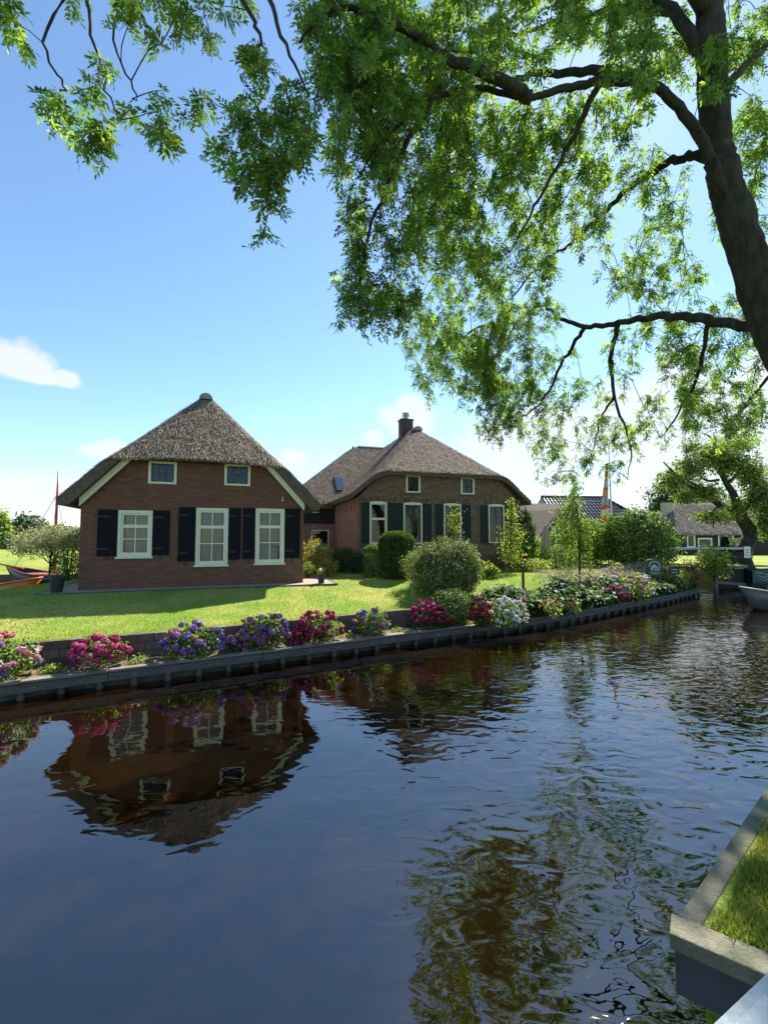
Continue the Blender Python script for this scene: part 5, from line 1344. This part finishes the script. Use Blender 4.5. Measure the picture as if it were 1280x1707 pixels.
a, ang, w = frame_at(893, 945, 33, 34.5)
sh = empty('garden_shed', (a[0], a[1], 1.2), ang, 'grey boarded shed with thatched gable and white verge board beside the farmhouse', 'shed')
GU, GZ, EZ = w * 0.62, 3.75, 1.9
for k in range(17):
    z0 = k * 0.2; z1 = z0 + 0.19
    p = clip([(0, z0), (w, z0), (w, z1), (0, z1)], [(-(GZ - EZ) / GU, 1, EZ - 0.1), ((GZ - EZ) / (w - GU), 1, GZ - .1 + (GZ - EZ) / (w - GU) * GU)])
    if p: MB().prism(p, 0, 0.03 - 0.004 * (k % 2)).build('weatherboard', M['greyboard'], sh)
MB().box((0.05, 0.04, 0), (w - .05, 4, EZ)).build('wall', M['greyboard'], sh)
rb = MB(); rb.add([(-.5, -.4, EZ - .55), (GU, -.4, GZ), (GU, 5, GZ), (-.5, 5, EZ - .55), (-.5, -.4, EZ - .8), (GU, -.4, GZ - .25), (GU, 5, GZ - .25), (-.5, 5, EZ - .8)], [(0, 1, 2, 3), (7, 6, 5, 4), (0, 4, 5, 1), (3, 2, 6, 7), (0, 3, 7, 4)])
k2 = (GZ - EZ) / (w - GU); rb.add([(w + .4, -.4, EZ - .4 * k2), (GU + .002, -.4, GZ), (GU + .002, 5, GZ), (w + .4, 5, EZ - .4 * k2), (w + .4, -.4, EZ - .4 * k2 - .25), (GU + .002, -.4, GZ - .25), (GU + .002, 5, GZ - .25), (w + .4, 5, EZ - .4 * k2 - .25)], [(3, 2, 1, 0), (4, 5, 6, 7), (1, 5, 4, 0), (0, 4, 7, 3)])
rb.build('roof', mat('grey_thatch', (0.2, 0.15, 0.11), 0.95, 0.35, 7, bump=0.8, bscale=30), sh)
for (x0, z0, x1, z1) in ((-.45, EZ - .72, GU, GZ - .12), (GU, GZ - .12, w + .38, EZ - .4 * k2 - .1)): MB().beam((x0, -.43, z0), (x1, -.43, z1), 0.04, 0.16, up=(0, 1, 0)).build('verge_board', M['cream'], sh)
a, ang, w = frame_at(885, 960, 40, 41)
o2 = empty('thatched_annex', (a[0], a[1], 1.2), ang, 'low thatched annex roof showing between farmhouse and grey shed', 'building')
MB().box((0.3, 0.3, 0), (w - .3, 4, 2.3)).build('wall', M['greyboard'], o2)
MB().add([(-.2, 0, 2.2), (w + .3, 0, 2.2), (w + .3, 3, 4.95), (0.4, 3, 4.95), (w + .3, 6, 2.2), (-.2, 6, 2.2)], [(0, 1, 2, 3), (4, 5, 3, 2), (1, 4, 2), (5, 0, 3)]).build('roof', mat('annex_thatch', (0.24, 0.19, 0.145), 0.95, 0.35, 7, bump=0.8, bscale=30), o2)

a, ang, w = frame_at(1112, 1330, 46, 46)
fc = empty('far_cottage', (a[0], a[1], 1.0), ang, 'long low thatched cottage with white window frames across the side canal', 'cottage')
EV = 2.2
def fu(px): return (px - 1112) / (1330 - 1112) * w
wins = [(fu(1143), 0.75, fu(1157), 2.1), (fu(1161), 0.3, fu(1185), 1.75), (fu(1195), 0.2, fu(1208), 2.15), (fu(1208.3), 0.2, fu(1221), 2.15), (fu(1234), 0.25, fu(1250), 2.15)]
us = sorted({0.1, w - .1, *[x for h in wins for x in (h[0], h[2])]}); zs = sorted({-.1, EV, *[x for h in wins for x in (h[1], h[3])]}); mb = MB()
for a0, b0 in zip(us[:-1], us[1:]):
    for c_, d_ in zip(zs[:-1], zs[1:]):
        if any(h[0] < (a0 + b0) / 2 < h[2] and h[1] < (c_ + d_) / 2 < h[3] for h in wins): continue
        mb.add([(a0, 0, c_), (b0, 0, c_), (b0, 0, d_), (a0, 0, d_)], [(0, 1, 2, 3)])
mb.add([(.1, 0, -.1), (.1, 6, -.1), (.1, 6, EV), (.1, 0, EV)], [(0, 1, 2, 3)]); mb.add([(w - .1, 0, -.1), (w - .1, 6, -.1), (w - .1, 6, EV), (w - .1, 0, EV)], [(0, 1, 2, 3)]); mb.add([(.1, 2.5, -.1), (w - .1, 2.5, -.1), (w - .1, 2.5, EV), (.1, 2.5, EV)], [(0, 1, 2, 3)])
mb.build('wall', M['blackwood'], fc)
for k, h in enumerate(wins): window(fc, *h, 1, [0.45] if k == 1 else [], M['white'], M['white'], fw=0.13, sash=0.02, sill=k == 1)
rng_ = np.random.default_rng(15)


def top_fc(u, v): return smin(smin(EV - 0.05 + (v + .5) * 0.95, EV - 0.05 + (u + 0.6) * 1.0, 0.3), np.full_like(u, 5.6), 0.4)


thatch_roof(fc, top_fc, lambda u, v: np.maximum(top_fc(u, v) - .3, EV - .2), -.6, w + .5, -.5, 4.2, 0.2, rng_, 90, 0.2, cols=[(0.46, 0.40, 0.34), (0.32, 0.27, 0.23), (0.54, 0.48, 0.41)])
MB().box((1.2, 2.2, 3.6), (2.1, 3.0, 5.6)).build('chimney', mat('pale_chimney_brick', (0.42, 0.34, 0.26), 0.9, 0.3, 6, bump=0.4), fc)

# ------------------------------------------------------------------ footbridge over the side canal
def rp(px, D, z): return np.array([(px - 640) / 740 * D, D, z])


fb = empty('footbridge', rp(1150, 24.5, 0), 0, 'grey timber footbridge with pale rail at the mouth of the side canal', 'bridge')
FO = rp(1150, 24.5, 0)
A0, A1_ = rp(1100, 23.4, 0), rp(1244, 24.6, 0)
MB().beam(A0 + [0, 0, 2.24] - FO, A1_ + [0.15, 0, 2.22] - FO, 0.07, 0.12).build('handrail', M['rail'], fb, bevel=.01)
B0, B1 = rp(1143, 23.4, 1.26), rp(1240, 24.4, 1.26)
for k in range(9):
    t0, t1 = k / 9, (k + .94) / 9; MB().beam(B0 + (B1 - B0) * t0 + [0, .55, 0] - FO, B0 + (B1 - B0) * t1 + [0, .55, 0] - FO, 1.15, 0.06).build('deck_plank', M['wood'], fb)
MB().beam(B0 - FO + [0, 0, -.03], B1 - FO + [0, 0, -.03], 0.08, 0.16).build('edge_beam', M['wood'], fb)
for px, D, z1, w_ in ((1188, 23.9, 1.2, .16), (1242, 24.6, 2.28, .26)):
    q = rp(px, D, 0) - FO; MB().box((q[0] - w_ / 2, q[1] - w_ / 2, -.8), (q[0] + w_ / 2, q[1] + w_ / 2, z1)).build('post', M['wood'] if z1 < 2 else M['dgreen'], fb, bevel=.01)
MB().beam(rp(1190, 24.0, 0.42) - FO, rp(1240, 24.6, 0.22) - FO, 0.08, 0.14).build('brace', M['wood'], fb)
q0, q1 = rp(1190, 24.9, 0.0) - FO, rp(1300, 25.4, 0.0) - FO
for k in range(14):
    t = k / 14; p = q0 + (q1 - q0) * t; r_ = q0 + (q1 - q0) * (t + .066); MB().beam((p[0], p[1], 0.35), (r_[0], r_[1], 0.35), 0.05, 1.45).build('sheet_board', M['pile'], fb)
MB().beam(rp(1246, 24.7, 1.24) - FO, rp(1330, 25, 1.22) - FO, 0.5, 0.07).build('landing_edge', M['wood'], fb)
nt_ = rp(1242.5, 24.42, 2.0)
nb = empty('notice', nt_ - [0, 0, .3], 0, 'white paper notice fixed to the dark footbridge post', 'notice')
MB().box((-.17, -.02, 0), (.17, 0, .62)).build('sheet', M['white'], nb)
for k in range(5): MB().box((-.12, -.024, .1 + k * .09), (.12 - .03 * (k % 2), -.0205, .125 + k * .09)).build('text_line', M['concrete_dk'], nb)
tb = rp(1272, 24.2, 0.45)
cb = empty('mooring_board', tb, 0, 'teal board with faded pale lettering on the sheeting right of the footbridge', 'sign')
MB().box((-.75, -.04, -.1), (.9, 0, .62)).build('panel', M['cyanboard'], cb)
for k, (x0, x1, z0) in enumerate(((-.6, .5, .42), (-.5, .3, .26), (-.4, .45, .1))):
    MB().tube(spline([(x0 + (x1 - x0) * t, -.05, z0 + .05 * math.sin(9 * t + k)) for t in np.linspace(0, 1, 8)], 3), 0.018, 5).build('lettering', M['signline'], cb)

# ------------------------------------------------------------------ signs, parasol, banner, post, pots
sp_ = rp(1087, 19.8, 1.1)
sg = empty('garden_sign', sp_, 0.1, 'dark green board with pale drawing of a farmhouse standing among the flowers', 'sign')
pl = [(-.37, .0), (.37, .0), (.37, .72)] + [(.37 - .74 * i / 8, .72 + .06 * math.sin(math.pi * i / 8)) for i in range(1, 8)] + [(-.37, .72)]
MB().prism(pl, -.02, .02).build('panel', M['signgreen'], sg)
MB().tube([(.27 * math.cos(a), -.028, .40 + .26 * math.sin(a)) for a in np.linspace(0.15, math.pi - .15, 14)], 0.022, 5).build('arch_lettering', M['signline'], sg)
MB().prism([(-.17, .26), (.15, .26), (.15, .42), (.0, .54), (-.17, .42)], -.026, -.0205).build('emblem', M['signline'], sg)
MB().box((-.08, -.03, .26), (-.02, -.0265, .40)).build('emblem_door', M['signgreen'], sg); MB().box((.03, -.03, .31), (.1, -.0265, .40)).build('emblem_window', M['signgreen'], sg); MB().box((.2, -.026, .26), (.25, -.0205, .44)).build('emblem_tree', M['signline'], sg)
for k, z in enumerate((.17, .10)): MB().box((-.28, -.026, z), (.28 - .06 * k, -.0205, z + .022)).build('text_line', M['signline'], sg)
for x in (-.3, .3): MB().box((x - .03, .0205, -.75), (x + .03, .07, .6)).build('stake', M['wood'], sg)
s2 = rp(1120, 19.0, 1.0)
sg2 = empty('small_sign', s2, 0, 'small black sign with white script in front of the yellow shrub', 'sign')
MB().box((-.22, -.02, .25), (.22, 0, .60)).build('panel', M['iron'], sg2)
for k, z in enumerate((.46, .34)): MB().tube(spline([(-.13 + .26 * t, -.025, z + .02 * math.sin(14 * t)) for t in np.linspace(0, 1, 9)], 2), .011, 4).build('lettering', M['white'], sg2)
MB().box((-.02, .001, -.1), (.02, .03, .5)).build('stake', M['iron'], sg2)

pb = gp(909, 23.4)
ps = empty('parasol', pb, 0, 'closed beige parasol hanging from a bent arm on the garden terrace', 'parasol')
mb = MB(); prof = [(0.20, 0.75), (0.24, 0.9), (0.18, 1.3), (0.14, 1.7), (0.07, 2.1), (0.02, 2.2)]; n = 16
for r, z in prof:
    for i in range(n): a = 2 * math.pi * i / n; k = 1 + (.28 if i % 2 else -.12); mb.v.append((r * k * math.cos(a), r * k * math.sin(a), z)); mb.c.append((1, 1, 1))
for k in range(5):
    for i in range(n): mb.f.append((k * n + i, k * n + (i + 1) % n, (k + 1) * n + (i + 1) % n, (k + 1) * n + i))
mb.build('canopy', M['canvas'], ps)
MB().tube(spline([(0, 0, 2.18), (.05, 0, 2.38), (.4, 0, 2.0), (.55, 0, 1.3), (.6, 0, 0)], 5), .03, 8).build('arm', M['steel'], ps)
MB().box((.35, -.25, -.02), (.85, .25, .06)).build('base', M['concrete_dk'], ps)

fp = gp(1019, 28.5)
fl = empty('flag_pole', fp, 0, 'white flagpole with a long orange and red banner hanging down it', 'flag')
MB().tube([(0, 0, -.1), (0, 0, 3), (-.05, 0, 7.6)], [0.06, 0.055, 0.035], 10).build('pole', M['white'], fl, smooth=True)
def flag_col(t):
    for e, c in ((.10, (.75, .06, .02)), (.16, (.8, .6, .1)), (.22, (.7, .68, .62)), (.30, (.75, .12, .03)), (.33, (.5, .5, .5)), (.42, (.6, .6, .62)), (.46, (.75, .12, .03)), (.54, (.8, .38, .05)), (.60, (.75, .1, .03)), (.72, (.66, .6, .56)), (.86, (.62, .2, .16)), (2, (.55, .1, .1))):
        if t < e: return c
V = []; C = []; nz_, nx_ = 44, 7
for i in range(nz_):
    t = i / (nz_ - 1); wdt = 0.54 * (1 - .75 * t) + .05
    for j in range(nx_):
        s = j / (nx_ - 1); V.append((-.10 - wdt * s, .10 * math.sin(7 * s + 4 * t) + .03, 2.6 + 3.8 * t - .1 * s)); C.append(flag_col(t) if not (.30 < t < .46 and 2 <= j <= 4) else (.3, .33, .38))
ii = np.arange(nz_ * nx_).reshape(nz_, nx_)
link('banner', np_mesh('banner', V, np.stack([ii[:-1, :-1], ii[:-1, 1:], ii[1:, 1:], ii[1:, :-1]], -1).reshape(-1, 4), C, M['flag'], True), fl)

pb = gp(870, 16.2)
po = empty('rusty_post', pb, 0, 'slim rusty steel post with flat cap on the garden lawn', 'post')
MB().box((-.04, -.04, -.1), (.04, .04, .82)).build('shaft', M['rust'], po, bevel=.004); MB().box((-.05, -.05, .821), (.05, .05, .88)).build('cap', M['iron'], po, bevel=.006)


def pot(base, r, h, label, g_, cols, n, spread, hh, size, ball=None):
    r_ = empty('potted_plant', base, 0, label, 'plant pot', 'pots on the cottage path')
    MB().lathe([(r * .75, 0), (r, h), (r * 1.08, h + .002), (r * 1.08, h + .035), (r * .95, h + .036), (r * .9, h - .04)], 14).build('pot', M['pot'], r_, smooth=False)
    MB().lathe([(r * .9, h - .06), (r * .1, h - .03)], 12).build('soil', M['soil'], r_)
    foliage('foliage', [blob(g_, np.array(base) + [0, 0, h + hh * .5], (spread, spread, hh * .55), n, size, cols, .1, .2, .2)], M['leaf'], r_, np.array(base))
    st = MB()
    for k in range(5): st.tube([(0, 0, h - .05), (spread * .5 * math.cos(k * 1.3), spread * .5 * math.sin(k * 1.3), h + hh * .7)], .006, 4)
    st.build('stem', M['twig'], r_)
    return r_


g = np.random.default_rng(101)
c_, s_ = math.cos(A1), math.sin(A1)
def h1w(u, v, z=0.02): return np.array([H1[0] + u * c_ - v * s_, H1[1] + u * s_ + v * c_, 1.25 + z])
pot(h1w(W1 + 0.55, -0.45), 0.13, 0.26, 'small dark pot with a globe light at the corner of the cottage path', g, LG, 60, .14, .28, .06)
lp = h1w(W1 + .5, -.55)
gl = empty('globe_light', lp, 0, 'tiny white globe garden light standing by the small pot', 'garden light')
MB().tube([(0, 0, 0), (0, 0, .42)], .008, 6).build('stake', M['iron'], gl); MB().lathe([(.01, -.05), (.04, -.03), (.05, 0), (.04, .03), (.01, .05)], 12, (0, 0, .46)).build('globe', M['white'], gl, smooth=True)
pot(h1w(-0.42, -0.35), 0.19, 0.42, 'taller dark pot at the shaded corner of the cottage', g, LG + DG, 50, .2, .35, .07)

# dappled willow standard and bush beside the cottage
b = gp(86, 16.3)
WIL = [(0.42, 0.40, 0.26), (0.30, 0.33, 0.15), (0.5, 0.46, 0.36), (0.18, 0.25, 0.08), (0.36, 0.36, 0.2)]
tree('dappled_willow', b, 'dappled willow on a thin stem with cream and pale green leaves', [b - [0, 0, .05], b + [0.02, 0, .6], b + [0.05, 0, 1.3]],
     [(b + [-.2, 0, 1.6], (1.15, .9, .55), 3), (b + [.5, 0, 1.75], (.75, .7, .5), 2), (b + [-.95, 0, 1.35], (.45, .45, .35), .7)], WIL, 0.08, 8000, 111, (.035, .025), 20, .15, .25, 0.22, droop=.6, material='varleaf')
shrub('green_shrub', gp(118, 17.6), 0.62, 0.6, 1.9, 3000, 0.075, DG + LG, 'dark green bush against the left side of the cottage', 112, .4, .15)

# ------------------------------------------------------------------ boats
def hull(name, parent, L, B, Hh, mat_o, sheer=0.25, n=15, m=9, rim=None, rimmat=None, bowrake=0.5, transom=0.6):
    """open boat, bow at +x"""
    V = []
    for i in range(n):
        t = i / (n - 1); bw = B / 2 * (transom + (1 - transom) * math.sin(min(t * 1.9, 1) * math.pi / 2)) * (1 - max(0, (t - .55) / .45) ** 2.2)
        bw = max(bw, 0.015); zs_ = Hh + sheer * (2 * t - .8) ** 2 * (1 if t > .4 else .5)
        for j in range(m):
            s = j / (m - 1) * 2 - 1; zz = zs_ * abs(s) ** 2.4; xo = bowrake * max(0, (t - .6) / .4) ** 2 * (zz / zs_)
            V.append((-L / 2 + (L - bowrake) * t + xo, bw * np.sign(s) * abs(s) ** 0.6, -0.12 + zz + (0.12 * max(0, (t - .7) / .3))))
    ii = np.arange(n * m).reshape(n, m); q = np.stack([ii[:-1, :-1], ii[1:, :-1], ii[1:, 1:], ii[:-1, 1:]], -1).reshape(-1, 4)
    me = np_mesh(name, V, q, None, mat_o, True); o = link(name, me, parent)
    so = o.modifiers.new('thick', 'SOLIDIFY'); so.thickness = 0.04; so.offset = 1
    MB().add([V[j] for j in range(m)], [tuple(range(m))]).build('transom', mat_o, parent)
    for j in (0, m - 1):
        pts = np.array([V[ii[i, j]] for i in range(n)]) + [0, 0, .02]; MB().tube(pts, 0.035, 6).build('gunwale', rimmat or mat_o, parent, smooth=True)
    fl_ = [V[ii[i, 2]] for i in range(n)] + [V[ii[i, m - 3]] for i in range(n - 1, -1, -1)]
    mb = MB(); k = n
    for i in range(n - 1): mb.add([V[ii[i, 2]], V[ii[i + 1, 2]], V[ii[i + 1, m - 3]], V[ii[i, m - 3]]], [(0, 1, 2, 3)])
    mb.build('floor', M['wood'], parent)
    return V, ii


p = rp(1326, 17.4, 0)
bt = empty('aluminium_boat', (p[0], p[1], 0.0), math.radians(176), 'grey aluminium boat with blue cushion entering from the edge of the photo', 'boat')
hull('hull', bt, 4.4, 1.7, 0.70, M['alu'], 0.12, rimmat=mat('pale_gunwale', (.4, .4, .38), .5, .1), bowrake=0.45)
MB().box((-1.6, -.62, .66), (0.75, .62, .86)).build('cushion', M['bluecloth'], bt, bevel=.05)
MB().box((-1.6, -.64, .56), (0.8, .64, .655)).build('bench', M['white'], bt, bevel=.02)
p = rp(62, 25.2, 0)
wb = empty('sailing_boat', (p[0] + 0.6, p[1], 0.1), math.radians(172), 'dark wooden sailing boat with red mast moored in the ditch behind the lawn', 'boat')
hull('hull', wb, 5.2, 1.6, 0.75, M['hull'], 0.25, rimmat=M['redwood'], bowrake=0.7)
mb = MB()
for i in range(8): pass
MB().box((-2.2, -.55, .62), (1.2, .55, .70)).build('deck', M['redwood'], wb, bevel=.02)
MB().tube([(1.3, .1, .95), (3.9, .25, 1.42)], [.05, .035], 8).build('bowsprit', M['redwood'], wb, smooth=True)
MB().tube([(-.55, 0, .3), (-.55, 0, 4.6), (-.55, 0, 6.5)], [.075, .065, .03], 10).build('mast', M['mast'], wb, smooth=True)
for y, x in ((.7, -.9), (-.7, -.9), (0, 2.1)): MB().tube([(x, y, .9), (-.55, 0, 5.2)], .012, 4).build('stay', M['iron'], wb)
p = rp(0, 19.6, 0)
ob = empty('orange_boat', (p[0] - 0.6, p[1] + .1, 0.16), math.radians(14), 'orange open boat moored at the ditch, cut by the edge of the photo', 'boat')
hull('hull', ob, 4.4, 1.5, 0.62, M['orange'], 0.16, rimmat=M['redwood'], bowrake=0.6)
cv = MB().tube(spline([(-1.9, 0, .55), (-.9, 0, .72), (-.1, 0, .7), (.35, 0, .5)], 4), [.5, .55, .58, .6, .62, .62, .62, .6, .58, .55, .5, .42, .3], 12)
cv.build('boat_cover', mat('grey_blue_cover', (.06, .08, .14), .7, .2, 3), ob, smooth=True)

# ------------------------------------------------------------------ trees around
# old tree on the far bank
b = np.array([20.9, 26.2, 1.0])
pt = lambda px, py, D: at(px, py, D)
ot = empty('old_pear_tree', b, 0, 'gnarled old tree with open crown on the far bank before the long cottage', 'tree')
lm = []
lm.append((spline([b + [.3, 0, -.2], b + [.1, 0, .9], pt(1250, 890, 26.2), pt(1232, 858, 26.2)], 5), .50, .32))
lm.append((spline([pt(1232, 858, 26.2), pt(1205, 845, 26), pt(1180, 828, 25.8), pt(1150, 812, 25.5), pt(1128, 800, 25.3), pt(1100, 806, 25)], 5), .24, .05))
lm.append((spline([pt(1232, 858, 26.2), pt(1222, 825, 26), pt(1210, 805, 26), pt(1198, 780, 26), pt(1192, 745, 26), pt(1180, 725, 26)], 5), .24, .04))
lm.append((spline([pt(1180, 828, 25.8), pt(1165, 812, 25.4), pt(1140, 800, 25), pt(1120, 785, 24.6), pt(1105, 770, 24.4)], 5), .10, .03))
lm.append((spline([pt(1232, 858, 26.2), pt(1255, 830, 26), pt(1275, 810, 26), pt(1300, 790, 26)], 5), .18, .05))
lm.append((spline([pt(1205, 845, 26), pt(1190, 850, 25.5), pt(1188, 880, 25.2)], 4), .07, .03))
lm.append((spline([pt(1198, 800, 26), pt(1175, 800, 26.2), pt(1150, 775, 26.4), pt(1140, 740, 26.5)], 5), .09, .02))
lm.append((spline([pt(1212, 808, 26), pt(1235, 780, 25.8), pt(1250, 760, 25.6)], 5), .08, .02))
for k, (p, r0_, r1_) in enumerate(lm): MB().tube(p - b, np.linspace(r0_, r1_, len(p)), 9).build('trunk' if k == 0 else 'limb', M['bark'], ot, smooth=True)
g = np.random.default_rng(121); P_ = []
for (px, py, rx, ry, D, n) in [(1120, 800, 22, 18, 25, 700), (1150, 780, 24, 22, 25.5, 1000), (1185, 760, 26, 24, 26, 1200), (1215, 770, 26, 26, 26, 1200), (1250, 790, 26, 28, 26, 1500), (1270, 830, 26, 30, 25.6, 1700), (1170, 820, 24, 14, 25.4, 800), (1190, 860, 30, 12, 25.2, 600), (1140, 830, 16, 12, 25, 350), (1280, 870, 20, 30, 25.6, 1000), (1230, 740, 30, 16, 26.2, 600), (1150, 745, 16, 12, 26, 250), (1225, 850, 18, 20, 25.8, 500)]:
    c = at(px, py, D); k = D / 740; P_.append(blob(g, c, (rx * k * 1.12, rx * k, ry * k * 1.1), int(n * 2.3), 0.13, LG + DG[:2] + YG[:2], .1, .3, .3))
foliage('crown', P_, M['leaf'], ot, b)
# topiary by the footbridge
def bell(base, r, h, label, seed, cols):
    g = np.random.default_rng(seed); n = 5000; z = g.random(n); a = g.uniform(0, 6.283, n)
    rr = r * np.where(z < .62, .85 + .15 * np.sin(z * 5), np.where(z < .72, .95 - (z - .62) * 5.2, .43 * np.sqrt(np.clip(1 - ((z - .82) / .19) ** 2, 0, 1)))) * (1 - .1 * g.random(n))
    p = np.stack([rr * np.cos(a), rr * np.sin(a), z * h], -1) + base; d = np.stack([np.cos(a), np.sin(a), .3 * np.ones(n)], -1)
    s = .08 * g.uniform(.6, 1.3, n)
    return plant('clipped_yew', base, label, 'topiary', [leaf_quads(p, unit(d + g.normal(0, .6, (n, 3))), d + g.normal(0, .5, (n, 3)), s, s * .25, palette(g, cols, n))], 'hedge', [([base, base + [0, 0, h * .8]], [.06, .03])])


bell(np.array([(1206 - 640) / 740 * 27.2, 27.2, 1.0]), 0.42, 1.85, 'nearly black bell-shaped yew behind the footbridge rail', 131, [(0.008, 0.012, 0.008), (0.012, 0.018, 0.01)])
b = np.array([(1226 - 640) / 740 * 28, 28, 1.0])
shrub('clipped_hedge', b, 0.75, 0.7, 1.75, 4500, 0.09, DG + LG[:1], 'rounded dark hedge behind the footbridge post', 132, .6, .05)
shrub('clipped_hedge', np.array([22.6, 31.5, 1.0]), 0.5, 0.5, 0.8, 1000, 0.09, DG, 'small round bush on the far lawn', 133, .6, .05)
# background trees
def btree(name, px, D, py_top, w, label, cols, seed, n=2600, size=0.5, z0=1.2, trunk=True, group='trees on the horizon'):
    x = (px - 640) / 740 * D; h = (895 - py_top) / 740 * D + EYE - z0; b = np.array([x, D, z0]); wr = w / 740 * D / 2
    return tree(name, b, label, [b, b + [0, 0, h * .3], b + [.02 * h, 0, h * .75]], [(b + [0, 0, h * .58], (wr * .85, wr * .85, h * .42), 3), (b + [-wr * .4, 0, h * .45], (wr * .6, wr * .6, h * .32), 1.5), (b + [wr * .45, 0, h * .42], (wr * .6, wr * .6, h * .3), 1.5), (b + [0, 0, h * .2], (wr * .7, wr * .7, h * .2), 1.2)], cols, size, n, seed, (h * .035, h * .015), 8, .35, .22, group=group)


BLUE = [(0.09, 0.13, 0.09), (0.07, 0.105, 0.08), (0.12, 0.16, 0.10)]
btree('far_tree', 45, 110, 858, 48, 'grey-green tree on the horizon beyond the meadow', BLUE, 141, 2600, .9)
btree('far_tree', 66, 125, 864, 30, 'thin grey tree right beside the larger horizon tree', BLUE, 142, 1600, .9)
btree('far_tree', 0, 62, 850, 34, 'yellow-green tree at the edge of the photo over the meadow', LG + YG[:1], 143, 2600, .5)
for k, (px, D, tp_, w_) in enumerate(((10, 58, 888, 34), (36, 60, 893, 30), (62, 64, 894, 30), (92, 70, 893, 34), (125, 66, 888, 36))):
    btree('field_bush', px, D, tp_, w_, ['bush at the meadow edge under the yellow-green tree', 'second bush from the photo edge along the meadow', 'low bush on the meadow edge behind the dappled willow', 'bush behind the willow top left of the red mast', 'bush behind the red mast beside the cottage'][k], LG + DG[:2], 150 + k, 1500, .38, group='bushes along the meadow')
btree('dark_tree', 1125, 62, 782, 90, 'dark round tree behind the tiled barn', DG + [(0.05, .075, .05)], 160, 4500, .5, group='trees behind the far cottage')
btree('dark_tree', 1190, 75, 800, 80, 'green tree rising behind the far cottage roof', DG + LG, 161, 3000, .55, group='trees behind the far cottage')
btree('dark_tree', 1290, 70, 780, 120, 'tall green tree behind the far cottage at the photo edge', DG + LG, 162, 3600, .55, group='trees behind the far cottage')
btree('dark_tree', 900, 70, 850, 60, 'green tree low behind the thatched annex', DG + LG, 163, 2000, .5, group='trees behind the far cottage')
# far woods: one mass along the horizon
g = np.random.default_rng(170); P_ = []
for k in range(150):
    x = g.uniform(-420, 420); D = g.uniform(210, 330); h = g.uniform(5, 11); P_.append(blob(g, (x, D, 1 + h * .45), (g.uniform(6, 14), 5, h * .6), 260, 2.2, BLUE, .4, .25))
o = foliage('far_woods', P_, M['leaf']); o['kind'] = 'stuff'; o['label'] = 'far-off line of woods along the horizon'
